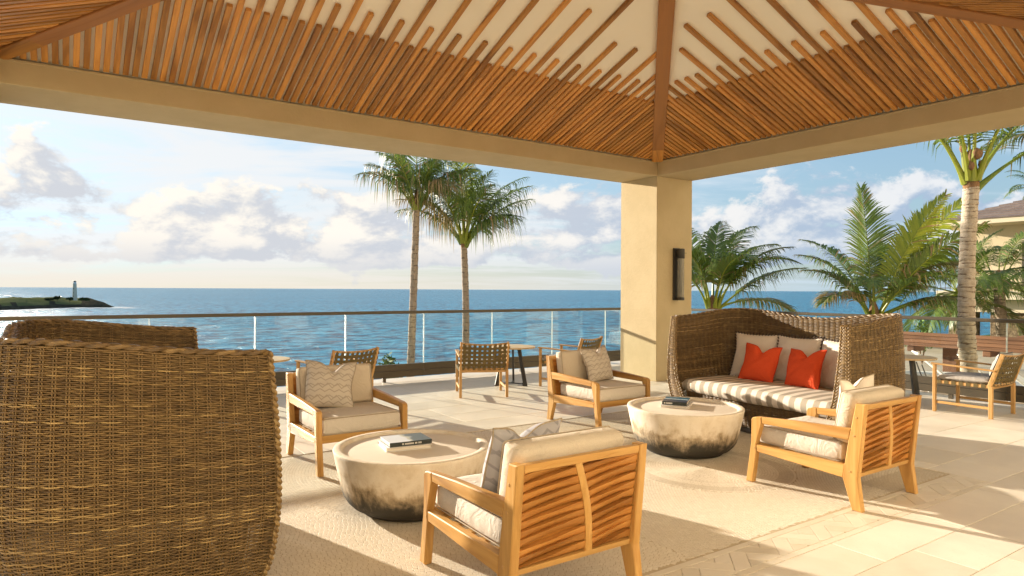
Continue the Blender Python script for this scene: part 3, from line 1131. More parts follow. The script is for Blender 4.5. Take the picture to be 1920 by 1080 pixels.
def cushion_piping(w, d, z, e, r=0.0036):
    w, d = w - 0.50 * e, d - 0.50 * e
    c = 0.02
    pts = []
    for (x, y, a0) in ((w / 2 - c, d / 2 - c, 0), (-w / 2 + c, d / 2 - c, 90), (-w / 2 + c, -d / 2 + c, 180), (w / 2 - c, -d / 2 + c, 270)):
        for k in range(5):
            a = R(a0 + k * 22.5)
            pts.append((x + (c + .001) * math.cos(a), y + (c + .001) * math.sin(a), z))
    return MB().tube(pts, r, 5, closed=True)


def pillow(name, w, h, t, fabric, pipe, chop, seed, label, cat='pillow', fringe=False, group=None):
    """scatter pillow standing in the x-z plane, base at z=0, thickness along y"""
    r = random.Random(seed)
    n = 30
    ph = [r.uniform(0, 6.28) for _ in range(8)]
    def outline(a, b):
        x = a * w / 2 * (1 - 0.075 * (1 - b * b) * abs(a))
        z = b * h / 2 * (1 - 0.075 * (1 - a * a) * abs(b))
        if chop:
            g = math.exp(-((a - 0.08) / 0.30) ** 2)
            z -= chop * g * max(0, (b + 0.1) / 1.1) ** 2
            x += 0.10 * chop * a * max(0, b)
        x += 0.006 * math.sin(b * 4 + ph[0])
        return x, z + h / 2
    vs = [[], []]
    for s in (0, 1):
        sg = 1 if s else -1
        for i in range(n + 1):
            for j in range(n + 1):
                a, b = -1 + 2 * i / n, -1 + 2 * j / n
                x, z = outline(a, b)
                T = t / 2 * (max(0, (1 - a ** 2)) * max(0, (1 - b ** 2))) ** 0.42
                if chop:
                    T *= 1 - 0.55 * math.exp(-((a - 0.08) / 0.16) ** 2) * max(0, b) ** 1.5
                T *= 1 + 0.10 * math.sin(a * 5 + b * 3 + ph[1]) * abs(a * b) + 0.05 * math.sin(b * 9 - a * 4 + ph[2])
                dr = (1 - abs(a)) * (1 - abs(b))
                T += 0.003 * math.sin(11 * (a - b) + ph[3]) * (1 - a * a) * (1 - b * b)
                vs[s].append((x, sg * T, z))
    f0, f1 = [], []
    for i in range(n):
        for j in range(n):
            q = (i * (n + 1) + j, (i + 1) * (n + 1) + j, (i + 1) * (n + 1) + j + 1, i * (n + 1) + j + 1)
            f0.append(q); f1.append(q[::-1])
    mb = MB().add(vs[0], f0).add(vs[1], f1)
    o = mb.build(name, fabric, None, 80)
    tag(o, label, cat, group)
    ed = []
    for k in range(n): ed.append((-1 + 2 * k / n, -1))
    for k in range(n): ed.append((1, -1 + 2 * k / n))
    for k in range(n): ed.append((1 - 2 * k / n, 1))
    for k in range(n): ed.append((-1, 1 - 2 * k / n))
    path = []
    for (a, b) in ed:
        x, z = outline(a, b)
        path.append((x * 1.004, 0, h / 2 + (z - h / 2) * 1.004))
    if fringe:
        fb = MB()
        m = len(path)
        for k in range(0, m, 2):
            p, q = Vector(path[k]), Vector(path[(k + 1) % m])
            for s_ in (0.0,):
                c = p.lerp(q, s_)
                out = (c - Vector((0, 0, h / 2))).normalized()
                e = c + out * r.uniform(0.030, 0.038) + Vector((0, r.uniform(-.006, .006), 0))
                fb.tube([c, c.lerp(e, .6), e], [0.0070, 0.0100, 0.006], 5)
        fb.build('fringe', 'fringe', o)
        MB().tube(path, 0.005, 5, closed=True).build('piping', 'cream_pillow', o, 60)
    else:
        MB().tube(path, 0.0045, 5, closed=True).build('piping', pipe, o, 60)
    return o


def place(o, loc, rz=0, lean=0, roll=0):
    o.matrix_world = Matrix.Translation(loc) @ Matrix.Rotation(rz, 4, 'Z') @ Matrix.Rotation(lean, 4, 'X') @ Matrix.Rotation(roll, 4, 'Y')
    return o


# ------------------------------------------------------------------ teak lounge armchair (faces -Y in its own space)
def build_armchair(loc, rz, label):
    t = thing('lounge_armchair', label, 'armchair', loc, rz, 'teak lounge armchairs round the drum tables')
    def yz(pts):          # measured with y to the front; the chair faces -Y
        return [(-a, b) for a, b in pts]
    TK = 0.046
    HW = 0.375
    front = yz([(0.300, 0.442), (0.345, 0.283), (0.341, 0.228), (0.372, 0.0), (0.428, 0.0), (0.386, 0.29), (0.384, 0.462), (0.372, 0.478), (0.340, 0.487), (0.304, 0.4885)])
    arm = yz([(0.301, 0.4890), (0.05, 0.506), (-0.362, 0.523), (-0.347, 0.446), (0.297, 0.442)])
    rail = yz([(0.343, 0.284), (-0.322, 0.282), (-0.310, 0.196), (0.337, 0.233)])
    post = yz([(-0.394, 0.688), (-0.345, 0.435), (-0.321, 0.28), (-0.309, 0.196), (-0.372, 0.0), (-0.436, 0.0), (-0.408, 0.205), (-0.418, 0.30), (-0.455, 0.690)])
    for s in (-1, 1):
        x0, x1 = (HW - TK, HW) if s > 0 else (-HW, -HW + TK)
        MB().prism(front, x0, x1, 0.005).build('front_leg', 'teak_z', t)
        MB().prism(post, x0, x1, 0.005).build('rear_leg', 'teak_z', t)
        MB().prism(arm, x0 + 0.0015, x1 - 0.0015, 0.005).build('armrest', 'teak_y', t)
        MB().prism(rail, x0 + 0.002, x1 - 0.002, 0.004).build('side_rail', 'teak_y', t)
        for (y, z) in ((0.355, 0.255), (-0.36, 0.245), (-0.385, 0.48), (-0.40, 0.60)):
            M = Matrix.Translation((s * (HW + 0.0006), -y, z)) @ Matrix.Rotation(R(90), 4, 'Y')
            pl = MB(); pl.lathe([(0.0068, -0.001), (0.0068, 0.0012), (0.005, 0.0018)], 10)
            o = pl.build('wood_plug', 'teak_pale_x', t); o.matrix_local = M
    W = HW - TK
    MB().box((0, -0.352, 0.262), (2 * W, 0.030, 0.062), 0.004).build('front_rail', 'teak_x', t)
    MB().box((0, 0.338, 0.235), (2 * W, 0.028, 0.052), 0.004).build('rear_rail', 'teak_x', t)
    for k in range(5):
        MB().box((0, -0.26 + k * 0.125, 0.270), (2 * W, 0.05, 0.014), 0.003).build('seat_slat', 'teak_x', t)
    # back panel lies in the leaning plane of the rear posts
    def bp(z):            # y of the panel's middle at height z
        return 0.372 + (z - 0.22) * (0.430 - 0.372) / 0.46
    lean = math.atan((0.430 - 0.372) / 0.46)
    MB().prism([(bp(.67) - 0.014, 0.652), (bp(.67) + 0.016, 0.652), (bp(.69) + 0.019, 0.686), (bp(.69) - 0.012, 0.686)], -W, W, 0.004).build('top_rail', 'teak_x', t)
    MB().prism([(bp(.21) - 0.014, 0.206), (bp(.21) + 0.016, 0.206), (bp(.23) + 0.019, 0.232), (bp(.23) - 0.012, 0.232)], -W, W, 0.004).build('bottom_rail', 'teak_x', t)
    # backing board just inside, so no light slips between the leaves
    MB().prism([(bp(.23) - 0.022, 0.234), (bp(.23) - 0.0145, 0.234), (bp(.65) - 0.0145, 0.650), (bp(.65) - 0.022, 0.650)], -W + .002, W - .002, 0.001).build('backing_board', 'teak_leaf', t)
    zt, zb = 0.652, 0.232
    def stem_x(z):        # seen from behind the stem runs from just left of centre at the top to right of it below
        q = (zt - z) / (zt - zb)
        return 0.035 - 0.105 * q - 0.022 * math.sin(math.pi * q)
    # in chair space the rear view is mirrored: rear-left is +x
    vs, fs = [], []
    nst = 14
    for i in range(nst + 1):
        z = zb + (zt - zb) * i / nst
        cx = stem_x(z)
        for (dx, dy) in ((-0.022, -0.010), (-0.019, 0.016), (0.0, 0.021), (0.019, 0.016), (0.022, -0.010)):
            vs.append((cx + dx, bp(z) + dy, z))
    for i in range(nst):
        for k in range(5):
            k2 = (k + 1) % 5
            fs.append((i * 5 + k, (i + 1) * 5 + k, (i + 1) * 5 + k2, i * 5 + k2))
    MB().add(vs, fs).build('leaf_stem', 'teak_z', t, 50)
    NS = 11
    rr = random.Random(5)
    pit = (zt - zb + 0.02) / NS
    for side in (0, 1):
        for k in range(NS + 1):
            z0 = zb - 0.038 + pit * k
            # rear-left column spans x from W down to the stem; rear-right from the stem to -W
            zz = min(max(z0 + 0.02, zb), zt)
            xa, xb = (W - 0.004, stem_x(zz) + 0.016) if side == 0 else (stem_x(zz) - 0.016, -W + 0.004)
            m = 12
            vs, fs = [], []
            jt = rr.uniform(-0.004, 0.004)
            rise = rr.uniform(0.036, 0.046)
            gap = rr.uniform(0.006, 0.011)
            ok = False
            for i in range(m + 1):
                q = i / m
                x = xa + (xb - xa) * q
                zc = z0 + jt + rise * (1 - (1 - q) ** 2.1)
                lo = zc - 0.0
                hi = zc + pit + 0.002 - gap * (math.sin(math.pi * q ** 0.8) ** 1.2)
                lo, hi = max(lo, zb + 0.0015), min(hi, zt - 0.0015)
                if hi - lo > 0.004: ok = True
                hi = max(hi, lo + 0.0006)
                tl = 0.009 * math.sin(math.pi * min(1, q * 1.1)) + 0.003
                for (fz, fy) in ((0.0, -0.010), (0.0, -0.002), (0.12, 0.0075 - tl * .15), (0.55, 0.0120 + tl * .25), (1.0, 0.0115 + tl * .75), (1.0, -0.010)):
                    z = lo + (hi - lo) * fz
                    vs.append((x, bp(z) + fy, z))
            if not ok: continue
            for i in range(m):
                for q in range(6):
                    q2 = (q + 1) % 6
                    fs.append((i * 6 + q, i * 6 + q2, (i + 1) * 6 + q2, (i + 1) * 6 + q))
            fs += [tuple(range(5, -1, -1)), tuple(m * 6 + q for q in range(6))]
            MB().add(vs, fs).build('leaf_slat', 'teak_leaf', t, 35)
    # cushions
    seat = link('seat_cushion', cushion_mesh('seat_cushion', 2 * W - 0.012, 0.655, 0.135, seed=3, edge=0.022), 'linen', t)
    seat.location = (0, -0.052, 0.283); seat.rotation_euler = (R(-1.0), 0, 0)
    cushion_piping(2 * W - 0.012, 0.655, 0.135 - .29 * .022, 0.022).build('piping', 'linen_pipe', seat)
    cushion_piping(2 * W - 0.012, 0.655, .29 * .022, 0.022).build('piping', 'linen_pipe', seat)
    back = link('back_cushion', cushion_mesh('back_cushion', 2 * W - 0.015, 0.34, 0.125, seed=4, puff=0.02, edge=0.03), 'linen_back', t)
    back.matrix_local = Matrix.Translation((0, 0.350, 0.565)) @ Matrix.Rotation(R(90) - lean - R(3), 4, 'X')
    cushion_piping(2 * W - 0.015, 0.34, 0.125 - .29 * .03, 0.03).build('piping', 'linen_pipe', back)
    return t


AC = build_armchair((4.583, 2.68, 0), math.pi, 'teak armchair with leaf-carved back nearest the striped wicker sofa, at the right')
copy_tree(AC, (1.905, 2.68, 0), math.pi, 'teak armchair in the foreground with leaf-carved back to the camera and a grey pillow')
copy_tree(AC, (1.950, 5.33, 0), 0, 'teak armchair facing the camera beside the braided edge of the left wicker sofa')
copy_tree(AC, (4.745, 5.345, 0), 0, 'teak armchair facing the camera left of the plaster column, pillow at its right')


# ------------------------------------------------------------------ drum tables and books
def build_drum(loc, label):
    t = thing('drum_table', label, 'coffee table', loc, 0, 'cast stone drum tables')
    prof = [(0.325, 0.0), (0.335, 0.018), (0.352, 0.022), (0.385, 0.040), (0.415, 0.070), (0.436, 0.105), (0.449, 0.145), (0.460, 0.19), (0.474, 0.25),
            (0.487, 0.31), (0.498, 0.365), (0.503, 0.383), (0.500, 0.391), (0.493, 0.394)]
    MB().lathe(prof + [(0.462, 0.3945), (0.455, 0.391), (0.449, 0.378), (0.442, 0.3745), (0.430, 0.3738)], 72).build('drum', 'drum_stone', t, 40)
    MB().lathe([(0.4315, 0.368), (0.4315, 0.3745), (0.428, 0.3750)], 72).build('table_top', 'drum_top', t, 30)
    return t


TL, TRR = (1.89, 3.95), (4.555, 4.0)
build_drum((TL[0], TL[1], 0), 'pale drum table with scorched foot in front of the left armchair, two books on top')
dt2 = build_drum((TRR[0], TRR[1], 0), 'pale drum table with scorched foot before the striped sofa, blue book on top')
dt2.rotation_euler.z = R(130)


def build_book(loc, rz, w, d, h, label, cover, spine, lettering=None, spine_side='y-'):
    """book lying flat, w along x, d along y; spine along the -y side"""
    t = thing('book', label, 'book', loc, rz)
    c = 0.003
    s = -1 if spine_side == 'y-' else 1
    MB().box((0, -s * -0.004, h / 2), (w - 0.010, d - 0.012, h - 2 * c - 0.0004), 0.0008).build('pages', 'paper', t)
    MB().box((0, 0, c / 2), (w, d, c), 0.0008).build('back_cover', spine, t)
    MB().box((0, 0, h - c / 2), (w, d, c), 0.0008).build('front_cover', cover, t)
    MB().box((0, s * (d / 2 + 0.0012), h / 2), (w, 0.003, h), 0.0012).build('spine', spine, t)
    if lettering:
        x = lettering[0]
        mb = MB()
        rr = random.Random(3)
        while x < lettering[1]:
            l = rr.uniform(0.004, 0.0065)
            if rr.random() < 0.14:
                x += 0.006
            mb.box((x + l / 2, s * (d / 2 + 0.0029), h / 2), (l, 0.0005, h * lettering[2]))
            x += l + 0.0022
        mb.build('spine_lettering', 'lettering', t)
    return t


ZT = 0.3752
ba = R(-10)
build_book((TL[0] - 0.030, TL[1] + 0.055, ZT), ba + R(34) - R(34), 0.30, 0.235, 0.026, 'white bound book at the bottom of the stack on the left drum table', 'cover_white', 'cover_white', None, 'y+')
build_book((TL[0] - 0.020, TL[1] + 0.060, ZT + 0.0262), ba + R(4), 0.285, 0.215, 0.028, 'dark spined book with a misty shore cover on the left drum table', 'cover_photo', 'cover_dark', (-0.06, 0.07, 0.36))
bb = R(-58)
build_book((TRR[0] + 0.01, TRR[1] + 0.10, ZT), bb, 0.24, 0.30, 0.020, 'thin white book at the bottom of the stack before the striped sofa', 'cover_white', 'cover_white', None, 'y+')
build_book((TRR[0] + 0.03, TRR[1] + 0.125, ZT + 0.0202), bb + R(3), 0.215, 0.275, 0.030, 'blue surf cover book on the drum table before the striped sofa', 'cover_surf', 'cover_dark', (-0.09, -0.02, 0.45))

# ------------------------------------------------------------------ wicker sofas (face +X in their own space)
def sofa_geometry():
    W2, XF, XB, RC = 1.08, 0.46, -0.60, 0.44
    pts = []
    n = 60
    for i in range(40):
        pts.append((XF + (XB + RC - XF) * i / 40, -W2))
    for i in range(n):
        a = R(-90 - 90 * i / n)
        pts.append((XB + RC + RC * math.cos(a), -W2 + RC + RC * math.sin(a)))
    for i in range(60):
        pts.append((XB, -W2 + RC + (2 * W2 - 2 * RC) * i / 60))
    for i in range(n):
        a = R(180 - 90 * i / n)
        pts.append((XB + RC + RC * math.cos(a), W2 - RC + RC * math.sin(a)))
    for i in range(41):
        pts.append((XB + RC + (XF - XB - RC) * i / 40, W2))
    P = np.array(pts)
    d = np.diff(P, axis=0)
    L = np.concatenate([[0], np.cumsum(np.hypot(d[:, 0], d[:, 1]))])
    tang = np.gradient(P, axis=0)
    tang /= np.linalg.norm(tang, axis=1)[:, None]
    nrm = np.stack([-tang[:, 1], tang[:, 0]], 1)          # outward
    if nrm[5, 1] > 0: nrm = -nrm
    return P, nrm, L


SP, SN, SL = sofa_geometry()
STOT = SL[-1]
ZBOT = 0.055


def sofa_surface(u, v, inner):
    """u: metres along the plan curve, v: 0..1 height; returns positions and normals"""
    p = np.stack([np.interp(u, SL, SP[:, 0]), np.interp(u, SL, SP[:, 1])], 1)
    n = np.stack([np.interp(u, SL, SN[:, 0]), np.interp(u, SL, SN[:, 1])], 1)
    n /= np.linalg.norm(n, axis=1)[:, None]
    q = u / STOT
    zt = 1.125 + 0.075 * np.sin(np.pi * np.clip(q / 0.5, 0, 2)) ** 2 * 1.0
    zt = zt - 0.0 * q
    v = np.broadcast_to(v, u.shape)
    z = ZBOT + v * (zt - ZBOT)
    off = -0.125 * (1 - np.clip(v / 0.42, 0, 1)) ** 1.7 - 0.030 * np.clip((v - 0.5) / 0.5, 0, 1) ** 1.6
    if inner:
        th = 0.045 + 0.135 * (1 - np.clip((v - 0.12) / 0.88, 0, 1)) ** 1.35
        off = off - th
    bul = 0.035 * np.sin(np.pi * np.clip(v, 0, 1) ** 0.85) - 0.03 * (1 - np.clip(v / 0.15, 0, 1)) ** 2
    fx = np.clip((p[:, 0] + 0.06) / 0.52, 0, 1) ** 2
    pos = np.stack([p[:, 0] + n[:, 0] * off + bul * fx, p[:, 1] + n[:, 1] * off, z], 1)
    nn = np.concatenate([n, np.zeros((len(u), 1))], 1)
    return pos, nn


def weave(surf, u0, u1, rows, spacing, amp, rad, seed, tone0=0.42, flip=False):
    """over-and-under strands; surf(u array, v) -> positions, normals"""
    r = np.random.RandomState(seed)
    ns = max(2, int(round((u1 - u0) / spacing)))
    sub = 3
    m = ns * sub + 1
    u = np.linspace(u0, u1, m)
    k = np.arange(m) / sub
    V, Q, T = [], [], []
    base = 0
    quad_i = np.arange(m - 1)
    sgn = -1 if flip else 1
    for j, v in enumerate(rows):
        pos, nn = surf(u, v)
        ph = np.cos(np.pi * (k + j))
        wob = r.uniform(-1, 1, ns + 2)
        up = np.zeros((m, 3)); up[:, 2] = 1
        off = (amp * ph)[:, None] * nn * sgn
        dz = np.interp(k, np.arange(ns + 2), wob) * 0.0012
        c = pos + off
        c[:, 2] += dz
        rr = rad * r.uniform(0.85, 1.08)
        ring = np.stack([c + nn * rr, c + up * rr * 1.12, c - nn * rr, c - up * rr * 1.12], 1)   # m,4,3
        V.append(ring.reshape(-1, 3))
        tn = np.zeros(m)
        i0 = 0
        while i0 < m:            # each row is spliced from several canes of different age
            ln_ = int(r.uniform(0.25, 0.9) / spacing * sub)
            tn[i0:i0 + ln_] = np.clip(tone0 + r.normal(0, 0.09) + (0.26 if r.rand() < 0.10 else 0.0), 0.05, 1.0)
            i0 += ln_
        T.append(np.repeat(tn, 4))
        for s in range(4):
            s2 = (s + 1) % 4
            a = base + quad_i * 4 + s
            b = base + quad_i * 4 + s2
            Q.append(np.stack([a, a + 4, b + 4, b], 1))
        base += m * 4
    # stakes in pairs
    su = np.linspace(u0, u1, ns + 1)
    vv = np.linspace(rows[0], rows[-1], 26)
    for sk in su:
        for d in (-0.0055, 0.0055):
            uu = np.full(len(vv), np.clip(sk + d, u0, u1))
            pos = np.concatenate([surf(uu[i:i + 1], vv[i])[0] for i in range(len(vv))])
            nn = surf(uu, vv[0])[1]
            tg = np.cross(nn, np.array([0, 0, 1.0]))
            ra = 0.0039
            ring = np.stack([pos + nn * ra, pos + tg * ra, pos - nn * ra, pos - tg * ra], 1)
            V.append(ring.reshape(-1, 3))
            T.append(np.full(len(vv) * 4, 0.66))
            qi = np.arange(len(vv) - 1)
            for s in range(4):
                s2 = (s + 1) % 4
                a = base + qi * 4 + s
                b = base + qi * 4 + s2
                Q.append(np.stack([a, a + 4, b + 4, b], 1))
            base += len(vv) * 4
    return np.concatenate(V), np.concatenate(Q), np.concatenate(T)


def plait(path, side, up, width, thick, rad, wave, seed, strands=3, n=6):
    """braid following a path; side and up are frames along it"""
    path, side, up = np.asarray(path), np.asarray(side), np.asarray(up)
    d = np.linalg.norm(np.diff(path, axis=0), axis=1)
    L = np.concatenate([[0], np.cumsum(d)])
    tot = L[-1]
    m = int(tot / wave * 12)
    s = np.linspace(0, tot, m)
    f = lambda A: np.stack([np.interp(s, L, A[:, i]) for i in range(3)], 1)
    P, S, U = f(path), f(side), f(up)
    rr = random.Random(seed)
    mb = MB()
    for k in range(strands):
        ph = 2 * math.pi * (s / wave) + 2 * math.pi * k / strands
        c = P + S * (width * np.sin(ph))[:, None] + U * (thick * np.sin(2 * ph))[:, None]
        for e in (-1, 1):       # each strand is a flat pair of canes
            cc = c + S * (rad * 0.55 * e * np.cos(ph))[:, None] + U * (rad * 0.45 * e)
            mb.tube([tuple(p) for p in cc], rad, n, tone=rr.uniform(0.40, 0.80))
    return mb


def build_sofa(loc, rz, label):
    t = thing('wicker_sofa', label, 'sofa', loc, rz, 'high-backed wicker sofas')
    out_rows = np.linspace(0.004, 0.985, 138)
    V, Q, T = weave(lambda u, v: sofa_surface(u, v, False), 0.004, STOT - 0.004, out_rows, 0.050, 0.0060, 0.0036, 1, 0.54)
    o = link('outer_weave', fast_mesh('outer_weave', V, Q, T), 'wicker', t)
    tag(o, kind='stuff')
    in_rows = np.linspace(0.25, 0.985, 104)
    V, Q, T = weave(lambda u, v: sofa_surface(u, v, True), 0.004, STOT - 0.004, in_rows, 0.062, 0.0050, 0.0042, 2, 0.47, True)
    o = link('inner_weave', fast_mesh('inner_weave', V, Q, T), 'wicker', t)
    tag(o, kind='stuff')
    # front apron below the seat
    yb = 1.09 - 0.20
    def apron(u, v):
        z = ZBOT + np.broadcast_to(v, u.shape) * 0.275
        x = 0.365 + 0.045 * np.broadcast_to(v, u.shape)
        return np.stack([x, -yb + u, z], 1), np.tile(np.array([[1.0, 0, 0]]), (len(u), 1))
    V, Q, T = weave(apron, 0, 2 * yb, np.linspace(0.02, 0.98, 34), 0.052, 0.0050, 0.0042, 3, 0.44)
    o = link('apron_weave', fast_mesh('apron_weave', V, Q, T), 'wicker', t)
    tag(o, kind='stuff')
    # arm ends: woven ribs bridging outer and inner shells
    for end in (0, 1):
        ue = np.array([0.004 if end == 0 else STOT - 0.004])
        mb = MB()
        r = random.Random(9 + end)
        for k in range(40):
            v = 0.03 + 0.93 * k / 39
            a = sofa_surface(ue, v, False)[0][0]
            b = sofa_surface(ue, max(v, 0.02), True)[0][0]
            mid = (a + b) / 2 + np.array([0.010, 0, 0])
            for dz in (-0.006, 0.006):
                q = [a + (0, 0, dz), (a * .6 + mid * .4) + (0.006, 0, dz), mid + (0.004, 0, dz), (b * .6 + mid * .4) + (0.006, 0, dz), b + (0, 0, dz)]
                mb.tube([tuple(p) for p in q], 0.0062, 5, tone=r.uniform(0.45, 0.75))
        mb.build('arm_end_ribs', 'wicker', t, 60)
        for inner in (False, True):
            vv = np.linspace(0.0 if not inner else 0.06, 1.0, 40)
            path = np.array([sofa_surface(ue, v, inner)[0][0] for v in vv]) + np.array([0.006, 0, 0])
            nn = sofa_surface(ue, 0.5, inner)[1][0]
            plait(path, np.tile(nn, (40, 1)), np.tile([1.0, 0, 0], (40, 1)), 0.019, 0.0045, 0.0062, 0.085, 20 + end).build('edge_braid', 'wicker', t, 60)
    # rolled rim along the top
    uu = np.linspace(0.0, STOT, 160)
    po, nn = sofa_surface(uu, 1.0, False)
    pi_, _ = sofa_surface(uu, 1.0, True)
    mid = (po + pi_) / 2
    up = np.tile([0, 0, 1.0], (160, 1))
    plait(mid - up * 0.002, nn, up, 0.020, 0.0050, 0.0070, 0.20, 31).build('rim_braid', 'wicker', t, 60)
    # seat deck, plinth and cushion
    MB().box((-0.06, 0, 0.30), (0.86, 2 * yb - 0.02, 0.03), 0.004).build('seat_deck', 'dark_metal', t)
    MB().box((-0.04, 0, 0.027), (0.78, 2 * yb - 0.1, 0.05), 0.006).build('plinth', 'dark_metal', t)
    cu = link('seat_cushion', cushion_mesh('seat_cushion', 0.92, 1.88, 0.135, n=30, puff=0.02, edge=0.045, seed=8), 'striped_linen', t)
    cu.location = (0.0, 0, 0.315)
    return t


SOFA_L = build_sofa((0.300, 4.11, 0), 0.0, 'high-backed wicker sofa at the left edge, its woven side towards the camera')
rz_r = math.pi + R(-5.5)
SR = (5.96, 4.00, 0)
copy_tree(SOFA_L, SR, rz_r, 'high-backed wicker sofa with striped seat and orange pillows beside the column')

# pillows of the striped sofa, placed in the sofa's own frame
MS = Matrix.Translation(SR) @ Matrix.Rotation(rz_r, 4, 'Z')
def on_sofa(o, x, y, z, rz, lean, roll=0):
    o.matrix_world = MS @ Matrix.Translation((x, y, z)) @ Matrix.Rotation(R(90) + rz, 4, 'Z') @ Matrix.Rotation(lean, 4, 'X') @ Matrix.Rotation(roll, 4, 'Y')
on_sofa(pillow('fringed_pillow', 0.52, 0.50, 0.17, 'cream_pillow', None, 0.0, 1, 'cream fringed pillow at the column end of the striped sofa', fringe=True), -0.265, -0.60, 0.447, R(12), R(-17))
on_sofa(pillow('fringed_pillow', 0.52, 0.50, 0.17, 'cream_pillow', None, 0.0, 2, 'cream fringed pillow in the middle, between the two orange pillows', fringe=True), -0.275, -0.10, 0.447, R(0), R(-17))
on_sofa(pillow('fringed_pillow', 0.52, 0.50, 0.17, 'cream_pillow', None, 0.0, 3, 'cream pillow behind the right orange pillow, half hidden by the sofa arm', fringe=True), -0.255, 0.42, 0.440, R(-6), R(-17))
on_sofa(pillow('scatter_pillow', 0.42, 0.40, 0.15, 'orange_pillow', 'orange_pipe', 0.075, 4, 'orange pillow with chopped top, the left of the two'), -0.06, -0.37, 0.452, R(6), R(-19), R(3))
on_sofa(pillow('scatter_pillow', 0.42, 0.40, 0.15, 'orange_pillow', 'orange_pipe', 0.075, 5, 'orange pillow with chopped top, the right of the two'), -0.05, 0.19, 0.452, R(-6), R(-18), R(-3))

# pillows of the armchairs
place(pillow('scatter_pillow', 0.40, 0.40, 0.15, 'chevron_beige', 'linen_pipe', 0.075, 6, 'beige zigzag pillow leaning in the armchair beside the left wicker sofa'), (1.805, 5.37, 0.425), R(-14), R(-22), R(5))
place(pillow('scatter_pillow', 0.40, 0.38, 0.15, 'chevron_beige', 'linen_pipe', 0.065, 7, 'beige zigzag pillow in the armchair left of the column'), (4.835, 5.40, 0.425), R(8), R(-18), R(-3))
place(pillow('scatter_pillow', 0.45, 0.37, 0.15, 'chevron_grey', 'linen_pipe', 0.06, 8, 'grey zigzag pillow in the foreground armchair'), (1.785, 2.640, 0.424), R(180 + 10), R(-16), R(-2))
place(pillow('scatter_pillow', 0.30, 0.38, 0.13, 'cream_pillow', 'linen_pipe', 0.06, 9, 'cream pillow peeping over the armchair in front of the striped sofa'), (4.80, 2.63, 0.422), R(180 - 14), R(-12), R(6))


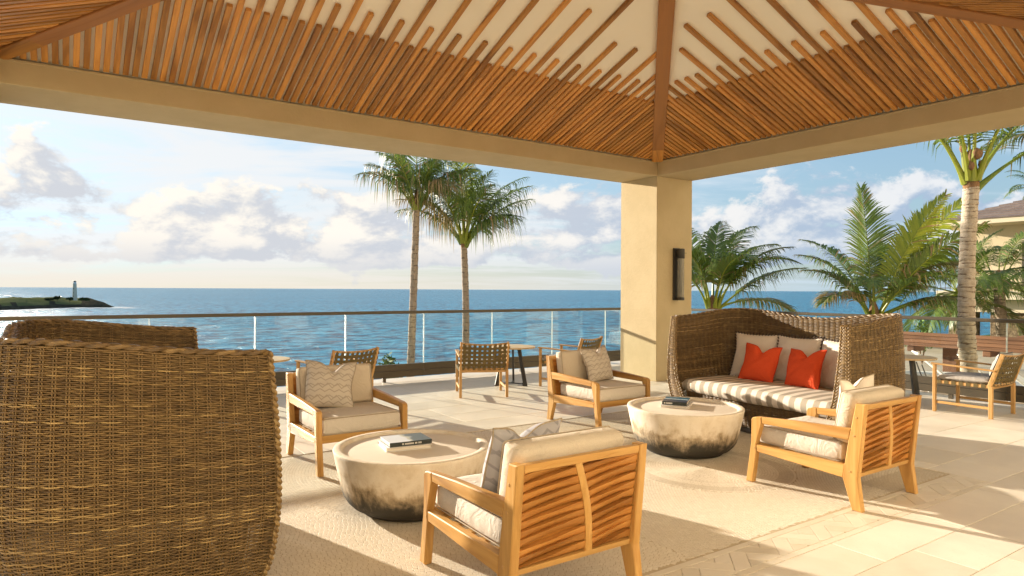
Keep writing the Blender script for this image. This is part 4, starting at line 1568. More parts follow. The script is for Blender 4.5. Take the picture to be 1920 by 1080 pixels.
# ------------------------------------------------------------------ woven strap chairs (face -Y) and round side tables
def build_strap_chair(loc, rz, label):
    t = thing('strap_chair', label, 'chair', loc, rz, 'teak chairs with woven olive straps')
    W, D = 0.325, 0.31
    for s in (-1, 1):
        x = s * (W - 0.02)
        MB().box((x, -D + 0.02, 0.278), (0.036, 0.036, 0.556), 0.006).build('front_leg', 'teak_pale_z', t)
        MB().prism([(D - 0.045, 0), (D - 0.005, 0), (D - 0.005, 0.36), (D - 0.045, 0.36)], x - 0.018, x + 0.018, 0.005).build('rear_leg', 'teak_pale_z', t)
        MB().prism([(D - 0.062, 0.355), (D - 0.018, 0.345), (D + 0.105, 0.722), (D + 0.070, 0.734)], x - 0.014, x + 0.014, 0.005).build('back_post', 'teak_pale_z', t)
        MB().prism([(-D - 0.012, 0.557), (-D - 0.012, 0.575), (D + 0.02, 0.545), (D + 0.02, 0.527)], x - 0.026, x + 0.026, 0.004).build('armrest', 'teak_pale_y', t)
        MB().box((x, 0, 0.355), (0.026, 2 * D - 0.08, 0.036), 0.004).build('seat_rail', 'teak_pale_y', t)
        MB().box((x, 0, 0.115), (0.020, 2 * D - 0.08, 0.030), 0.004).build('side_stretcher', 'teak_pale_y', t)
    MB().box((0, -D + 0.022, 0.345), (2 * W - 0.08, 0.024, 0.036), 0.004).build('front_rail', 'teak_pale_x', t)
    MB().box((0, D - 0.03, 0.345), (2 * W - 0.08, 0.024, 0.036), 0.004).build('rear_rail', 'teak_pale_x', t)
    # back: bowed top and bottom bars, straps woven between them
    def back(xf, q, o=0.0):       # xf -1..1, q 0 bottom .. 1 top
        bow = 0.030 * (1 - xf * xf)
        z = 0.372 + q * 0.345 - (0.022 * (1 - xf * xf)) * q
        y = D - 0.030 + (z - 0.36) * 0.325 + bow
        return (xf * (W - 0.02), y + o, z - o * 0.325)
    for q in (0.0, 1.0):
        path = [back(-1 + 2 * i / 12, q) for i in range(13)]
        MB().tube(path, 0.0115, 8).build('back_bar', 'teak_pale_x', t, 50)
    def ribbon(fn, m, wdir, w, th=0.0022):
        vs, fs = [], []
        for i in range(m + 1):
            p = Vector(fn(i / m))
            for (a, b) in ((-1, -1), (1, -1), (1, 1), (-1, 1)):
                vs.append(tuple(p + Vector(wdir) * a * w / 2 + Vector((0, 1, 0)) * b * th / 2))
        for i in range(m):
            for k in range(4):
                k2 = (k + 1) % 4
                fs.append((i * 4 + k, i * 4 + k2, (i + 1) * 4 + k2, (i + 1) * 4 + k))
        fs += [(3, 2, 1, 0), tuple(m * 4 + k for k in range(4))]
        return MB().add(vs, fs)
    NV, NH = 9, 5
    for k in range(NV):
        xf = -0.86 + 1.72 * k / (NV - 1)
        def f(q, xf=xf, k=k):
            ends = 0.015 * (abs(2 * q - 1) ** 12)
            return back(xf, -0.02 + 1.04 * q, ends + 0.0032 * math.cos(math.pi * (q * (NH + 1) + k)) * (1 - abs(2 * q - 1) ** 10))
        ribbon(f, 24, (1, 0, 0), 0.040).build('back_strap', 'strap', t)
    for j in range(NH):
        q = (j + 1) / (NH + 1)
        def f(s, q=q, j=j):
            xf = -1.08 + 2.16 * s
            ends = 0.016 * (abs(2 * s - 1) ** 14)
            return back(xf, q, ends + 0.0032 * math.cos(math.pi * (s * (NV + 0.4) + j)) * (1 - abs(2 * s - 1) ** 10))
        ribbon(f, 36, (0, 0.3, 0.95), 0.036).build('back_strap', 'strap', t)
    for k in range(7):
        y = -D + 0.075 + k * 0.075
        MB().box((0, y, 0.3755), (2 * W + 0.002 - 0.014, 0.044, 0.003), 0.001).build('seat_strap', 'strap', t)
        for s in (-1, 1):
            MB().box((s * (W - 0.0055), y, 0.357), (0.003, 0.044, 0.040), 0.001).build('strap_loop', 'strap', t)
    cu = link('seat_cushion', cushion_mesh('seat_cushion', 2 * W - 0.06, 0.56, 0.058, n=16, puff=0.014, edge=0.024, seed=21), 'grey_cushion', t)
    cu.location = (0, -0.005, 0.378)
    return t


def face(dx, dy):
    return math.atan2(dy, dx) + math.pi / 2      # rotation that turns -Y into (dx, dy)


SC = build_strap_chair((8.83, 3.40, 0), face(0, 1), 'teak chair with olive strap back by the right railing under the tall palm')
copy_tree(SC, (4.665, 7.63, 0), face(0.42, 0.907), 'teak strap chair with its back to the camera below the two tall palms')
copy_tree(SC, (6.16, 7.63, 0), face(-0.37, 0.93), 'teak strap chair at the round table, nearest the column')
copy_tree(SC, (2.64, 7.60, 0), face(-0.29, 0.957), 'teak strap chair behind the armchair beside the left wicker sofa')
place(pillow('scatter_pillow', 0.36, 0.30, 0.12, 'grey_cushion', 'dark_metal', 0.0, 12, 'small grey pillow in the strap chair by the right railing'), (8.86, 3.19, 0.44), math.pi, R(-20), 0)


def build_side_table(loc, rz, label):
    t = thing('side_table', label, 'side table', loc, rz, 'round side tables by the railings')
    MB().lathe([(0.305, 0.545), (0.340, 0.549), (0.345, 0.556), (0.345, 0.566), (0.341, 0.571)], 56).build('table_top', 'table_wood', t, 40)
    for k in range(3):
        a = R(90 + 120 * k)
        c, s = math.cos(a), math.sin(a)
        # flat tapered leg leaning outwards
        poly = [(0.10, 0.545), (0.155, 0.545), (0.275, 0.0), (0.200, 0.0), (0.190, 0.045), (0.203, 0.052)]
        mb = MB(); mb.prism(poly, -0.013, 0.013, 0.002, axis=1)
        o = mb.build('leg', 'dark_metal', t); o.rotation_euler = (0, 0, a)
        mb = MB().box((0.10, 0, 0.030), (0.204, 0.024, 0.014), 0.002)
        o = mb.build('stretcher', 'dark_metal', t); o.rotation_euler = (0, 0, a)
    MB().lathe([(0.13, 0.531), (0.16, 0.533), (0.16, 0.5445)], 24).build('mounting_plate', 'dark_metal', t, 40)
    return t


STB = build_side_table((5.50, 8.13, 0), R(-40), 'round side table with pale top between two strap chairs, left of the column')
copy_tree(STB, (1.93, 8.20, 0), R(-40), 'round side table peeping past the braided edge of the left wicker sofa')
copy_tree(STB, (9.03, 4.25, 0), R(-100), 'round side table beside the right end of the striped sofa')


# ------------------------------------------------------------------ wall lamp
def build_lamp():
    t = thing('wall_lamp', 'tall dark bronze wall lamp with clear glass tube on the plaster column', 'wall lamp', (8.0, YC, 1.255))
    MB().box((-0.01, -0.014, 0.41), (0.135, 0.028, 0.82), 0.004).build('back_plate', 'dark_metal', t)
    pr = [(0.058, 0.0), (0.06, 0.004), (0.06, 0.145), (0.054, 0.152)]
    MB().lathe([(r, z + 0.655) for r, z in pr], 28, (0, -0.098, 0)).build('cap', 'dark_metal', t, 40)
    MB().lathe([(0.052, 0.05), (0.0525, 0.06), (0.0525, 0.654)], 28, (0, -0.098, 0)).build('glass_tube', 'lamp_glass', t, 40)
    MB().lathe([(0.020, 0.05), (0.020, 0.64), (0.016, 0.65)], 14, (0, -0.098, 0)).build('inner_rod', 'bronze', t, 40)
    MB().lathe([(0.054, 0.0), (0.058, 0.004), (0.058, 0.040), (0.054, 0.048)], 28, (0, -0.098, 0)).build('foot', 'dark_metal', t, 40)
    MB().box((0, -0.03, 0.73), (0.05, 0.06, 0.05), 0.003).build('bracket', 'dark_metal', t)
    MB().box((0, -0.03, 0.024), (0.05, 0.06, 0.03), 0.003).build('bracket', 'dark_metal', t)
    MB().tube([(0.058, -0.098, 0.745), (0.13, -0.098, 0.742)], 0.004, 6).build('latch_pin', 'dark_metal', t)


build_lamp()

# ------------------------------------------------------------------ palms
FW = Vector((math.sin(YAW), math.cos(YAW), 0))
RT = Vector((math.cos(YAW), -math.sin(YAW), 0))
WIND = RT * 0.8 + FW * 0.25


def frond(parent, base, phi, elev, length, droop, seed, tone=0.55, dead=0.12, wind=0.25, stalk=0.26, rr0=0.032, leaf=0.62, pairs=52, split=0.0, hangk=0.75, roll=0.0):
    """one feather leaf: phi 0 = screen right, 90 = away from the camera"""
    r = random.Random(seed)
    a = R(phi)
    hd = RT * math.cos(a) + FW * math.sin(a)
    n = 16
    P = [Vector(base)]
    e = R(elev)
    T = []
    for i in range(n):
        s = (i + 0.5) / n
        ang = e - R(droop) * s ** 1.5
        d = (hd * math.cos(ang) + Vector((0, 0, math.sin(ang))) + WIND * wind * 0.35 * s * s).normalized()
        T.append(d)
        P.append(P[-1] + d * length / n)
    T.append(T[-1])
    mb = MB()
    rad = [max(0.004, rr0 * (1 - 0.93 * (i / n) ** 0.6) * (1.0 + 0.55 * max(0, 1 - i / 2.5))) for i in range(n + 1)]
    mb.tube(P, rad, 7, tone=min(1.0, tone + 0.42))
    side0 = T[0].cross(Vector((0, 0, 1)))
    side0 = side0.normalized() if side0.length > 1e-3 else RT.copy()
    for k in range(pairs):
        s = stalk + (1 - stalk) * (k + r.random() * 0.6) / pairs
        f = s * n
        i = min(n - 1, int(f))
        p = P[i].lerp(P[i + 1], f - i)
        t = T[i]
        S = t.cross(Vector((0, 0, 1)))
        S = S.normalized() if S.length > 0.15 else side0
        Nn = S.cross(t).normalized()
        if roll:
            S, Nn = S * math.cos(R(roll)) + Nn * math.sin(R(roll)), Nn * math.cos(R(roll)) - S * math.sin(R(roll))
        q = (s - stalk) / (1 - stalk)
        prof = (0.55 + 0.45 * math.sin(math.pi * min(1, q * 1.15 + 0.12))) * (1 - 0.55 * max(0, q - 0.72) / 0.28)
        for sg in (-1, 1):
            if r.random() < 0.05 + split:
                continue
            l = leaf * prof * r.uniform(0.80, 1.10)
            D = (S * sg * (0.86 - 0.34 * q) + t * (0.42 + 0.60 * q) + Nn * 0.26 + WIND * wind * 0.5).normalized()
            g = Vector((0, 0, -1))
            hang = hangk * (r.uniform(0.55, 1.25) + 0.5 * (1 - q))
            p1 = p + D * l * 0.36 + g * l * hang * 0.05
            p2 = p + D * l * 0.68 + g * l * hang * 0.24 + WIND * l * wind * 0.05
            p3 = p + D * l * (0.98 - 0.12 * hang) + g * l * hang * 0.62 + WIND * l * wind * 0.14
            w = 0.0185 * r.uniform(0.75, 1.2) * (0.6 + 0.4 * prof)
            wv = (t - D * t.dot(D)).normalized()
            tn = min(1, max(0.22, tone + r.gauss(0, 0.10)))
            tips = tn
            if r.random() < dead + 0.25 * max(0, q - 0.75):
                tips = r.uniform(0.0, 0.16)
                if r.random() < 0.45: tn = r.uniform(0.0, 0.25)
            vs = [p - wv * w * .5, p + wv * w * .5, p1 + wv * w, p1 - wv * w, p2 + wv * w * .75, p2 - wv * w * .75, p3]
            mb.add([tuple(v) for v in vs], [(0, 1, 2, 3), (3, 2, 4, 5), (5, 4, 6)], tone=[tn, tn, tn, tn, (tn + tips) / 2, (tn + tips) / 2, tips])
    o = mb.build('frond', 'palm_leaf', parent)
    return o


def palm(label, foot, crown, r0, r1, fronds, seed, bark='palm_bark', leaf=0.62, ring=0.085, sheath=0.55, petiole=0.035, nuts=False, pairs=52, group=None):
    t = thing('palm_tree', label, 'palm tree', foot, 0, group)
    r = random.Random(seed)
    f, c = Vector((0, 0, 0)), Vector(crown) - Vector(foot)
    H = c.z
    path, rad, tone = [], [], []
    n = max(8, int(H / ring))
    bx, by = r.uniform(-.05, .05) * H * .5, r.uniform(-.05, .05) * H * .5
    def axis(q):
        b = math.sin(math.pi * q)
        return Vector((c.x * q + bx * b, c.y * q + by * b, c.z * q))
    cuts = np.cumsum([r.uniform(0.45, 1.6) for _ in range(n)])
    cuts = np.concatenate([[0], cuts / cuts[-1]])
    ringid = []
    for i in range(n):
        q0, dq_ = cuts[i], cuts[i + 1] - cuts[i]
        rb = (r0 + (r1 - r0) * q0 ** 0.7) * r.uniform(0.96, 1.04)
        sc = r.uniform(0.3, 1.0)
        for dq, k, tn in ((0.0, 1 - 0.085 * sc, 0.45 + 0.55 * sc), (0.20, 1.02, 0.25 * sc), (0.55, 1.0, 0.05), (0.88, 0.985, 0.30)):
            path.append(axis(q0 + dq * dq_)); rad.append(rb * k); tone.append(tn); ringid.append(i)
    tilt = [(r.uniform(0, 6.28), r.uniform(0.0, 0.022)) for _ in range(n)]
    m = 20
    mb = MB()
    P = path
    vs, tv, fs = [], [], []
    for i, (p, rr_, tn) in enumerate(zip(P, rad, tone)):
        for k in range(m):
            an = 2 * math.pi * k / m
            w = rr_ * (1 + 0.03 * math.sin(3 * an + i * 0.7) + r.uniform(-0.018, 0.018))
            ta, tt = tilt[ringid[i]]
            vs.append((p.x + w * math.cos(an), p.y + w * math.sin(an), p.z + tt * math.cos(an - ta) * r0 / 0.16 + r.uniform(-.007, .007)))
            tv.append(min(1, max(0, tn * (0.75 + 0.45 * math.sin(2 * an + ringid[i] * 2.4)) + r.uniform(-.22, .22))))
    for i in range(len(P) - 1):
        for k in range(m):
            k2 = (k + 1) % m
            fs.append((i * m + k, i * m + k2, (i + 1) * m + k2, (i + 1) * m + k))
    fs.append(tuple(reversed(range(m))))
    fs.append(tuple((len(P) - 1) * m + k for k in range(m)))
    mb.add(vs, fs, tone=tv)
    mb.build('trunk', bark, t, 70)
    # sheath fibres at the crown
    sh = MB()
    prof = [(r1 * 1.0, -0.03), (r1 * 1.04, 0.04), (r1 * 0.92, sheath * 0.3), (r1 * 0.6, sheath * 0.7), (r1 * 0.25, sheath)]
    sh.lathe([(a, b) for a, b in prof], 12, tuple(c))
    sh.build('leaf_sheath', 'fibre', t, 60)
    for k, spec in enumerate(fronds):
        phi, el, ln, dr = spec[:4]
        kw = spec[4] if len(spec) > 4 else {}
        base = c + Vector((0, 0, sheath * r.uniform(-0.04, 0.22)))
        hd = RT * math.cos(R(phi)) + FW * math.sin(R(phi))
        base = base + hd * r1 * 0.75
        kw2 = dict(rr0=petiole, leaf=leaf, pairs=pairs)
        kw2.update(kw)
        frond(t, base, phi, el, ln, dr, seed * 100 + k, **kw2)
    if nuts:
        for k in range(9):
            a = r.uniform(0, 6.28)
            p = c + Vector((math.cos(a) * r1 * 1.3, math.sin(a) * r1 * 1.3, r.uniform(0.30, 0.62)))
            M = Matrix.Translation(p) @ Matrix.Diagonal((0.055, 0.055, 0.07, 1))
            nb = MB().lathe([(0.25, -1), (0.75, -0.7), (1, 0), (0.75, 0.7), (0.25, 1)], 10)
            o = nb.build('coconut', 'fibre', t, 60); o.matrix_local = M
    return t


def pix(x, y, d):
    """world point seen at photo pixel (x, y), d metres along the view axis; used only to lay out the far planting"""
    rl = math.atan(0.0053)
    dx, dy = x - 960, y - 542.8
    X = math.cos(rl) * dx + math.sin(rl) * dy
    Y = -math.sin(rl) * dx + math.cos(rl) * dy
    return Vector((0, 0, 1.41)) + (FW + RT * X / 1243 - Vector((0, 0, 1)) * Y / 1243) * d


def crown_set(n, seed, L, lo=-25, hi=75, dr=(55, 95), tone=0.5, dead=0.12, wind=0.25):
    r = random.Random(seed)
    out = []
    for k in range(n):
        q = k / (n - 1)
        el = hi + (lo - hi) * q
        out.append((k * 137.5 + r.uniform(-12, 12), el, L * r.uniform(0.88, 1.08) * (0.82 + 0.18 * math.sin(math.pi * (q * .8 + .2))),
                    r.uniform(*dr), dict(tone=tone + r.uniform(-.1, .12), dead=dead + 0.35 * max(0, q - 0.6), wind=wind)))
    return out


# two slender palms beyond the sea railing
d1 = 16.5
p_top, p_foot = pix(781, 392, d1), pix(765, 760, d1)
palm('slender palm beyond the sea railing, the left of the two, crown cut by the beam', (p_foot.x, p_foot.y, -2.4), (p_top.x, p_top.y, p_top.z), 0.108, 0.084,
     [(170, 66, 1.75, 62, dict(hangk=1.15, tone=0.44, dead=.45)), (205, 58, 1.7, 75, dict(hangk=1.15, tone=0.41, dead=.65)), (150, 74, 2.0, 60, dict(hangk=1.15, tone=0.46, dead=.3)), (15, 62, 1.9, 62, dict(hangk=1.15, tone=0.51)), (-20, 56, 1.8, 70, dict(hangk=1.15, tone=0.46, dead=.35)),
      (100, 80, 2.4, 40, dict(hangk=1.15, tone=0.61)), (60, 66, 2.1, 60, dict(hangk=1.15, tone=0.48)), (300, 64, 1.9, 70, dict(hangk=1.15, tone=0.51, dead=.3)), (250, 66, 1.9, 66, dict(hangk=1.15, tone=0.56, dead=.25)), (-45, 48, 1.6, 85, dict(hangk=1.15, tone=0.26, dead=.8)),
      (215, 74, 2.1, 50, dict(hangk=1.15, tone=0.61)), (340, 76, 2.2, 45, dict(hangk=1.15, tone=0.61)), (185, 80, 2.2, 40, dict(hangk=1.15, tone=0.51)), (30, 78, 2.3, 40, dict(hangk=1.15, tone=0.51)), (125, 62, 1.9, 66, dict(hangk=1.15, tone=0.46))],
     41, 'palm_bark', 0.90, 0.088, 0.5, 0.040, pairs=40, group='slender palms beyond the sea railing')
p_top, p_foot = pix(870, 462, d1 + .6), pix(864, 760, d1 + .6)
palm('slender palm beyond the sea railing, the right of the two, drooping fans to the right', (p_foot.x, p_foot.y, -2.4), (p_top.x, p_top.y, p_top.z), 0.106, 0.082,
     [(5, 54, 2.1, 46, dict(hangk=1.15, tone=0.46)), (-12, 62, 2.3, 52, dict(hangk=1.15, tone=0.48)), (20, 68, 2.5, 50, dict(hangk=1.15, tone=0.52)), (-30, 46, 1.8, 60, dict(hangk=1.15, tone=0.46, dead=.2)),
      (95, 84, 2.6, 18, dict(hangk=1.15, tone=0.61)), (262, 82, 2.5, 26, dict(hangk=1.15, tone=0.91, dead=.02)), (160, 74, 2.4, 50, dict(hangk=1.15, tone=0.56)), (188, 62, 2.3, 58, dict(hangk=1.15, tone=0.24, dead=.75)), (205, 56, 2.1, 66, dict(hangk=1.15, tone=0.18, dead=.85)), (170, 52, 2.0, 62, dict(hangk=1.15, tone=0.36, dead=.5)),
      (120, 68, 2.3, 56, dict(hangk=1.15, tone=0.52)), (50, 64, 2.2, 60, dict(hangk=1.15, tone=0.48)), (300, 66, 2.1, 62, dict(hangk=1.15, tone=0.56)), (230, 70, 2.1, 60, dict(hangk=1.15, tone=0.61)), (-60, 72, 2.2, 54, dict(hangk=1.15, tone=0.56)), (330, 52, 1.7, 70, dict(hangk=1.15, tone=0.44, dead=.25)), (75, 76, 2.5, 40, dict(hangk=1.15, tone=0.56))],
     42, 'palm_bark', 1.0, 0.080, 0.55, 0.044, pairs=40, group='slender palms beyond the sea railing')

# tall palm just outside the right railing
d2 = 10.4
p_top, p_foot = pix(1821, 352, d2), pix(1822, 760, d2)
palm('tall ringed palm trunk just outside the right railing with thick yellow leaf stalks', (p_foot.x, p_foot.y, -0.62), (p_top.x, p_top.y, p_top.z), 0.132, 0.108,
     [(175, 66, 2.6, 60, dict(tone=.6)), (5, 58, 2.9, 75, dict(tone=.45)), (-5, 42, 2.8, 62, dict(tone=.4, dead=.3)), (100, 82, 3.0, 30, dict(tone=.6)), (250, 84, 3.0, 30, dict(tone=.7)),
      (60, 70, 2.9, 55, dict(tone=.5)), (300, 72, 2.8, 55, dict(tone=.6)), (140, 72, 2.8, 60, dict(tone=.55)), (215, 70, 2.7, 60, dict(tone=.6)), (30, 46, 2.8, 70, dict(tone=.35, dead=.3))],
     43, 'palm_bark_pale', 0.80, 0.066, 0.6, 0.040, nuts=True)

# low windblown palm behind the striped sofa's column end
d3 = 15.0
p_c = pix(1336, 578, d3)
palm('low windblown palm behind the column end of the striped sofa', (p_c.x, p_c.y, -2.5), (p_c.x, p_c.y, p_c.z - 0.05), 0.17, 0.13,
     [(40, 82, 2.7, 72, dict(tone=.45, wind=.6, dead=.05)), (70, 86, 2.6, 66, dict(tone=.40, wind=.6, dead=.05)), (20, 74, 2.4, 76, dict(tone=.55, wind=.5)), (0, 44, 2.2, 42, dict(tone=.55, wind=.2, dead=.25)),
      (-15, 70, 2.2, 66, dict(tone=.45, wind=.4)), (165, 82, 2.2, 66, dict(tone=.5, wind=.1)), (190, 70, 2.1, 105, dict(tone=.5, wind=.05)), (210, 84, 2.2, 110, dict(tone=.55, wind=.1)),
      (120, 80, 2.8, 60, dict(tone=.45, wind=.4)), (280, 74, 2.0, 95, dict(tone=.6, wind=.3)), (320, 66, 2.2, 90, dict(tone=.5, wind=.3)), (10, 20, 2.0, 60, dict(tone=.45, dead=.4, wind=.1)), (95, 60, 2.6, 70, dict(tone=.42, wind=.4))],
     44, 'palm_bark', 0.85, pairs=74, sheath=0.35)

# low palm with bright upright leaves, mid right
p_c = pix(1638, 590, d3)
palm('low palm with bright yellow-green upright leaves behind the striped sofa', (p_c.x, p_c.y, -2.5), (p_c.x, p_c.y, p_c.z - 0.1), 0.18, 0.14,
     [(92, 87, 3.1, 14, dict(tone=.42, dead=.05, wind=.05, leaf=1.0, hangk=.3)), (-25, 74, 3.0, 22, dict(tone=.97, dead=.04, wind=.15, roll=75, hangk=.35)), (-10, 66, 3.3, 24, dict(tone=.88, dead=.06, wind=.15, roll=75, hangk=.35)), (-15, 58, 3.0, 34, dict(tone=.62, dead=.2, wind=.15, roll=60)), (150, 70, 2.2, 66, dict(tone=.45, wind=0)),
      (178, 62, 1.9, 66, dict(tone=.40, wind=0)), (10, 60, 2.1, 75, dict(tone=.60, wind=.3)), (30, 50, 2.0, 70, dict(tone=.5, dead=.35)), (-30, 34, 2.2, 75, dict(tone=.4, dead=.45)), (5, 26, 2.2, 40, dict(tone=.42, dead=.2)),
      (200, 50, 1.6, 95, dict(tone=.3, dead=.55)), (240, 62, 2.0, 95, dict(tone=.55, dead=.2)), (60, 66, 2.8, 60, dict(tone=.5)), (300, 62, 2.2, 90, dict(tone=.6, dead=.2)), (120, 70, 2.7, 60, dict(tone=.45)), (0, 62, 2.7, 95, dict(tone=.15, dead=.8))],
     45, 'palm_bark_pale', 0.80, pairs=74, sheath=0.4)

# palms standing before the house
d4 = 23.0
p_c = pix(1803, 556, d4)
palm('leafy palm before the house, seen left of the tall ringed trunk', (p_c.x, p_c.y, -2.5), (p_c.x, p_c.y, p_c.z), 0.22, 0.17, crown_set(15, 3, 2.9, -18, 86, (45, 80), 0.45, 0.10, 0.15), 46, 'palm_bark', 0.95, pairs=60)
p_c = pix(1872, 536, d4)
palm('leafy palm before the house, seen right of the tall ringed trunk', (p_c.x + .25, p_c.y - .2, -2.5), (p_c.x, p_c.y, p_c.z), 0.22, 0.16, crown_set(15, 5, 3.0, -20, 84, (50, 90), 0.40, 0.10, 0.2), 47, 'palm_bark', 0.95, pairs=60)
p_c = pix(1945, 352, 46.0)
palm('palm top rising behind the house roof at the right edge', (p_c.x, p_c.y, -2.5), (p_c.x, p_c.y, p_c.z), 0.24, 0.17, crown_set(12, 9, 2.6, -10, 80, (50, 90), 0.5, 0.08, 0.2), 48, 'palm_bark', 0.66, pairs=36, ring=0.4)


# ------------------------------------------------------------------ shrubs and small plants
def leaf_clump(mb, c, rx, rz, n, size, r):
    for k in range(n):
        a, b = r.uniform(0, 6.283), math.acos(r.uniform(-0.2, 1))
        q = r.uniform(0.45, 1.0) ** 0.5
        p = Vector((c[0] + rx * q * math.sin(b) * math.cos(a), c[1] + rx * q * math.sin(b) * math.sin(a), c[2] + rz * q * math.cos(b)))
        d = Vector((r.gauss(0, 1), r.gauss(0, 1), r.gauss(0.6, 0.7))).normalized()
        s = d.cross(Vector((r.gauss(0, 1), r.gauss(0, 1), r.gauss(0, 1)))).normalized()
        l = size * r.uniform(0.6, 1.3)
        w = l * 0.22
        mb.add([tuple(p - s * w * .3), tuple(p + d * l * .5 - s * w), tuple(p + d * l), tuple(p + d * l * .5 + s * w)], [(0, 1, 2, 3)])


def shrub(label, c, rx, rz, n, size, seed, mat='bright_leaf', stem=True, group=None):
    r = random.Random(seed)
    t = thing('leafy_shrub', label, 'shrub', c, 0, group)
    mb = MB()
    for k in range(7):
        a = r.uniform(0, 6.28)
        leaf_clump(mb, (math.cos(a) * rx * .5, math.sin(a) * rx * .5, rz * r.uniform(0.2, 0.7)), rx * .55, rz * .5, n // 7, size, r)
    mb.build('foliage', mat, t)
    st = MB()
    for k in range(6):
        a = r.uniform(0, 6.28)
        st.tube([(0, 0, 0), (math.cos(a) * rx * .25, math.sin(a) * rx * .25, rz * .4), (math.cos(a) * rx * .5, math.sin(a) * rx * .5, rz * .9)], [0.014, 0.010, 0.004], 5)
    st.build('stems', 'fibre', t)
    return t


p = pix(735, 700, 14.5)
shrub('green shrub tip showing over the kick board between the strap chair and the left palm', (p.x, p.y, -2.4), 0.34, 2.00, 1500, 0.13, 1)
p = pix(1729, 640, 18.5)
shrub('light green plant behind the pergola edge, seen over the side table by the right railing', (p.x, p.y, -0.6), 0.26, 1.02, 420, 0.11, 2)
gc = MB()
rg = random.Random(4)
for k in range(60):
    leaf_clump(gc, (10.35 + rg.uniform(-.12, .25), rg.uniform(2.6, 8.4), -0.56), 0.16, rg.uniform(0.2, 0.5), 40, 0.11, rg)
o = gc.build('ground_cover', 'bright_leaf')
tag(o, 'low green ground cover outside the right railing', 'ground cover', kind='stuff')


# ------------------------------------------------------------------ pergola and loungers on the side terrace
def build_pergola():
    t = thing('wooden_pergola', 'brown timber pergola on the side terrace below the right railing', 'pergola', (17.0, 0, -0.6))
    y0, y1 = -4.0, 9.6
    zt = 1.04
    n = 4
    h = 0.34 / n
    for k in range(n):
        for a, b in ((y0, 2.4), (2.4, 5.9), (5.9, y1)):
            MB().box((0, (a + b) / 2, zt - h * (k + .5)), (0.05, b - a - 0.006, h - 0.007), 0.004).build('fascia_board', 'pergola_wood', t)
    MB().box((0.055, (y0 + y1) / 2, zt - 0.17), (0.05, y1 - y0 - 0.02, 0.32), 0.004).build('header', 'pergola_wood', t)
    for k in range(34):
        y = y0 + 0.15 + k * 0.29
        MB().box((1.95, y, zt - 0.04), (3.6, 0.13, 0.12), 0.005).build('rafter', 'pergola_wood', t)
    MB().box((3.5, (y0 + 5.8) / 2, zt - 0.11), (0.14, 5.8 - y0, 0.22), 0.005).build('header', 'pergola_wood', t)
    for y in (-2.0, 0.9, 3.8, 5.4, 7.15, 8.9):
        MB().box((0.40, y, (zt - 0.342) / 2), (0.30, 0.30, zt - 0.342), 0.01).build('post', 'pergola_wood', t)
    for y in (-2.0, 3.8):
        MB().box((3.5, y, (zt - 0.222) / 2), (0.2, 0.2, zt - 0.222), 0.01).build('post', 'pergola_wood', t)
    for y in (2.0, 4.7, 6.3, 7.9):
        MB().box((0.25, y, zt - 0.41), (0.5, 0.16, 0.13), 0.01).build('joist_end', 'pergola_wood', t)


def build_lounger(loc, rz, label):
    t = thing('sun_lounger', label, 'sun lounger', loc, rz, 'white sun loungers on the side terrace')
    for s in (-1, 1):
        MB().box((s * 0.32, 0, 0.30), (0.035, 1.9, 0.05), 0.005).build('side_rail', 'white_paint', t)
        for y in (-0.85, 0.6):
            MB().box((s * 0.32, y, 0.138), (0.04, 0.05, 0.274), 0.005).build('leg', 'white_paint', t)
    MB().box((0, -0.35, 0.332), (0.60, 1.2, 0.02), 0.008).build('sling_seat', 'white_paint', t)
    o = MB().box((0, 0.36, 0.0), (0.60, 0.72, 0.03), 0.008).build('sling_back', 'white_paint', t)
    o.location = (0, 0.26, 0.338); o.rotation_euler = (R(42), 0, 0)
    MB().tube([(-.25, .62, .30), (-.25, .72, .60)], 0.012, 6).build('back_prop', 'dark_metal', t)
    MB().tube([(.25, .62, .30), (.25, .72, .60)], 0.012, 6).build('back_prop', 'dark_metal', t)
    return t


build_pergola()
LG = build_lounger((14.6, 6.75, -0.6), R(35), 'white sun lounger seen through the glass left of the round side table leg')
copy_tree(LG, (14.4, 5.75, -0.6), R(35), 'white sun lounger seen under the armrest of the strap chair by the right railing')
copy_tree(LG, (13.4, 3.95, -0.6), R(15), 'white sun lounger seen past the strap chair back at the right edge')
copy_tree(LG, (14.3, 4.9, -0.6), R(30), 'white sun lounger seen behind the tall ringed palm trunk')


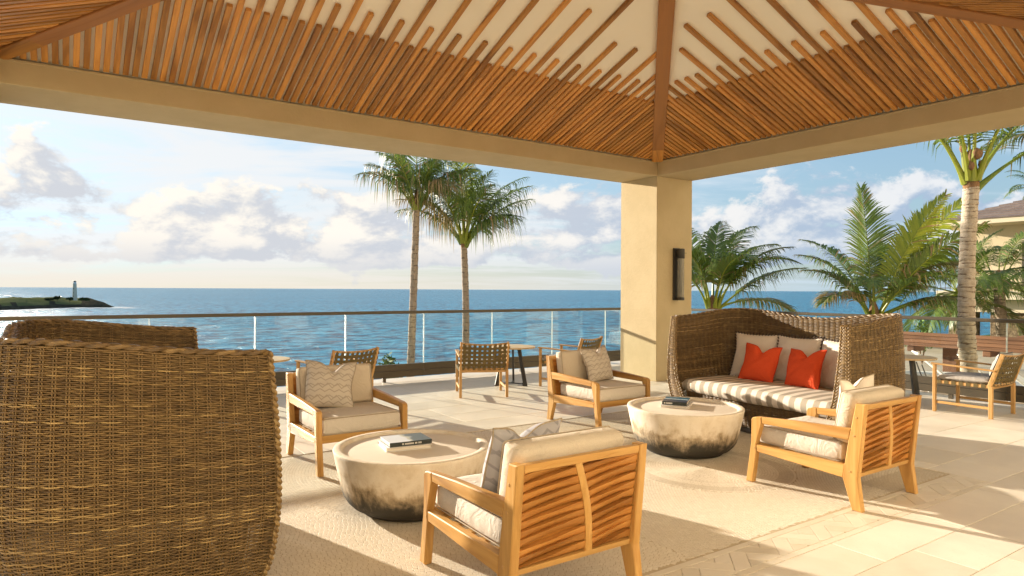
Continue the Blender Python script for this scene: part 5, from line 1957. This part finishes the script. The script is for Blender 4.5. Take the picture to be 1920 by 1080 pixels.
# ------------------------------------------------------------------ house
def build_house():
    t = thing('house', 'cream two-storey house with shingled hip roof and rubble stone piers', 'house', (37.0, 0, -2.6))
    yA, yB = 15.0, -9.0
    D = 12.0
    MB().box((1.4 + D / 2, (yA + yB) / 2, 5.75), (D, yA - yB, 3.35), 0.01).build('wall', 'stucco', t)
    MB().box((0.55 + D / 2, (15.9 + yB) / 2, 3.86), (D + 1.4, 15.9 - yB, 0.42), 0.01).build('balcony_slab', 'stucco_pale', t)
    MB().box((0.85 + D / 2, (15.4 + yB) / 2, 3.33), (D + 0.7, 15.4 - yB, 0.62), 0.01).build('balcony_beam', 'stucco_pale', t)
    MB().box((0.55 + D / 2, (15.4 + yB) / 2, 1.75), (0.3, 15.4 - yB - 4, 0.30), 0.01).build('lower_beam', 'stucco_pale', t)
    for y, w in ((15.15, 1.05), (13.35, 0.95), (12.45, 0.95), (9.2, 1.0), (5.0, 1.0), (0.5, 1.0)):
        MB().box((1.2, y, 1.51), (1.0, w, 3.02), 0.02).build('stone_pier', 'rubble', t)
    # balcony railing
    MB().box((-0.02, (15.8 + yB) / 2, 5.03), (0.05, 15.8 - yB, 0.05), 0.005).build('balcony_rail', 'bronze', t)
    MB().box((-0.02, (15.8 + yB) / 2, 4.20), (0.04, 15.8 - yB, 0.04), 0.005).build('balcony_rail', 'bronze', t)
    k = 15.75
    while k > 8.5:
        MB().box((-0.02, k, 4.55), (0.02, 0.02, 0.92)).build('baluster', 'bronze', t)
        k -= 0.22
    for y in (12.1, 10.2, 6.0, 2.0):
        w = MB().box((1.37, y, 5.3), (0.08, 1.3, 2.3), 0.01).build('window', 'bronze', t)
        MB().box((1.33, y, 5.3), (0.03, 1.1, 2.1)).build('pane', 'window_glass', w)
        MB().box((1.31, y, 5.3), (0.03, 0.06, 2.1)).build('mullion', 'bronze', w)
    # roof: shallow hip in overlapping shingle courses
    ex0, ex1, ey0, ey1, ze = -0.2, D + 3.0, yB - 1.5, 16.2, 7.45
    MB().box(((ex0 + ex1) / 2, (ey0 + ey1) / 2, ze), (ex1 - ex0 - .1, ey1 - ey0 - .1, 0.28), 0.01).build('eave', 'stucco_pale', t)
    N = 17
    half = (ex1 - ex0) / 2
    for i in range(N):
        a, b = half * i / N, half * (i + 1) / N
        za, zb = ze + 0.15 + a * 0.36, ze + 0.15 + b * 0.36 - 0.05
        ring0 = [(ex0 + a, ey0 + a), (ex1 - a, ey0 + a), (ex1 - a, ey1 - a), (ex0 + a, ey1 - a)]
        ring1 = [(ex0 + b, ey0 + b), (ex1 - b, ey0 + b), (ex1 - b, ey1 - b), (ex0 + b, ey1 - b)]
        vs = [(x, y, za - 0.05) for x, y in ring0] + [(x, y, za) for x, y in ring0] + [(x, y, zb) for x, y in ring1]
        fs = []
        for r_ in range(2):
            for q in range(4):
                q2 = (q + 1) % 4
                fs.append((r_ * 4 + q, r_ * 4 + q2, (r_ + 1) * 4 + q2, (r_ + 1) * 4 + q))
        MB().add(vs, fs).build('shingle_course', 'shingle', t)


build_house()


# ------------------------------------------------------------------ headland with lighthouse
def build_headland():
    r = random.Random(12)
    SEA = -30.6
    vs, fs = [], []
    xs = list(np.linspace(-620, 212, 84))
    def d0(x):
        return 904 + 0.98 * min(x, 150) if x > -60 else 904 - 59 + 0.2 * (x + 60)
    def hh(x):
        if x < 120: return 14.2 + 1.2 * math.sin(x * 0.021) + 0.7 * math.sin(x * 0.07)
        if x < 170: return 13.4
        return max(0.0, 13.4 * (1 - ((x - 170) / 40) ** 1.3))
    prof = [(-8, -0.08), (0, 0.02), (5, 0.16), (14, 0.34), (36, 0.60), (66, 0.86), (96, 1.0), (140, 0.98), (190, 0.75), (240, -0.06)]
    for x in xs:
        for j, (dd, k) in enumerate(prof):
            d = d0(x) + dd * (1 if x < 150 else max(0.25, 1 - (x - 150) / 75))
            X = (x - 960) / 1243 * d + r.uniform(-2, 2)
            z = SEA + hh(x) * k + (r.uniform(-0.8, 0.8) if 1 < j < 9 else 0) - (1.0 if k < 0 else 0)
            p = FW * (d + r.uniform(-2, 2)) + RT * X
            vs.append((p.x, p.y, z))
    m = len(prof)
    for i in range(len(xs) - 1):
        for j in range(m - 1):
            fs.append((i * m + j, (i + 1) * m + j, (i + 1) * m + j + 1, i * m + j + 1))
    me = MB().add(vs, fs).mesh('headland', 60)
    o = link('headland', me, 'headland_grass')
    me.materials.append(MATS['lava_rock'])
    for p_ in me.polygons:
        j = p_.index % (m - 1)
        i = p_.index // (m - 1)
        if j <= 2 or i > 76 or (r.random() < 0.15 and j < 4): p_.material_index = 1
    tag(o, kind='structure')
    # lighthouse
    P = pix(140, 562, 1075)
    t = thing('lighthouse', 'small grey lighthouse tower standing on the green headland', 'lighthouse', (P.x, P.y, P.z - 1.0))
    MB().lathe([(3.9, 0), (3.7, 0.6), (3.35, 5), (2.75, 20), (2.45, 26.3)], 24).build('tower', 'lighthouse_render', t, 40)
    MB().lathe([(2.5, 26.3), (2.95, 26.7), (2.95, 27.4), (2.6, 27.6)], 24).build('gallery', 'white_paint', t, 40)
    MB().lathe([(2.0, 27.6), (2.0, 30.0), (1.9, 30.2)], 16).build('lantern_room', 'white_paint', t, 40)
    MB().lathe([(2.35, 30.2), (2.3, 30.7), (1.4, 31.5), (0.15, 31.9)], 16).build('lantern_roof', 'dark_metal', t, 40)
    for z in (7, 13, 19):
        rr_ = 3.35 - (z - 5) * 0.04
        d = -FW
        MB().box((d.x * rr_, d.y * rr_, z), (0.9, 0.9, 1.5)).build('window', 'dark_metal', t)
    # windswept shrubs along the crest
    for k, (x, y, w, h, lab) in enumerate(((30, 560, 22, 4, 'low dark shrubs on the headland crest at the left edge'), (93, 562, 14, 4, 'dark windswept shrub left of the lighthouse, the lower one'),
                                           (107, 561, 9, 7, 'dark windswept shrub left of the lighthouse, the taller one'), (130, 562, 11, 6, 'dark windswept shrub touching the left of the lighthouse'),
                                           (158, 563, 15, 6, 'dark windswept shrub just right of the lighthouse'))):
        d = 1040
        c = pix(x, y + 2, d)
        t = thing('windswept_shrub', lab, 'shrub', (c.x, c.y, c.z - 2.0))
        mb = MB()
        rr_ = random.Random(k)
        W_, H_ = w / 1243 * d, h / 1243 * d + 2.0
        for q in range(9):
            cx = rr_.uniform(-0.5, 0.5) * W_
            leaf_clump(mb, (RT.x * cx, RT.y * cx, H_ * rr_.uniform(0.45, 0.8)), W_ * 0.22, H_ * 0.28, 110, 1.9, rr_)
        mb.build('foliage', 'shrub_leaf', t)
        MB().tube([(0, 0, -0.5), (0.3, 0, H_ * .4), (0.9, 0.2, H_ * .7)], [0.5, 0.35, 0.2], 6).build('trunk', 'fibre', t)
    # broken surf along the shore
    mb = MB()
    for k in range(420):
        x = r.uniform(-120, 250)
        d = d0(min(x, 205)) - abs(r.gauss(0, 26)) - 3 + (r.uniform(0, 40) if x > 190 else 0)
        X = (x - 960) / 1243 * d
        p = FW * d + RT * X
        l, w = r.uniform(3, 13), r.uniform(0.8, 3.0)
        n = 7
        ring = []
        for q in range(n):
            a = 2 * math.pi * q / n
            s = r.uniform(0.6, 1.2)
            v = p + RT * math.cos(a) * l * s + FW * math.sin(a) * w * s
            ring.append((v.x, v.y, SEA + 0.05 + r.uniform(0, .15)))
        mb.add(ring, [tuple(range(n))])
    o = mb.build('surf_foam', 'foam')
    tag(o, 'white surf breaking along the foot of the headland', 'surf', kind='stuff')


build_headland()
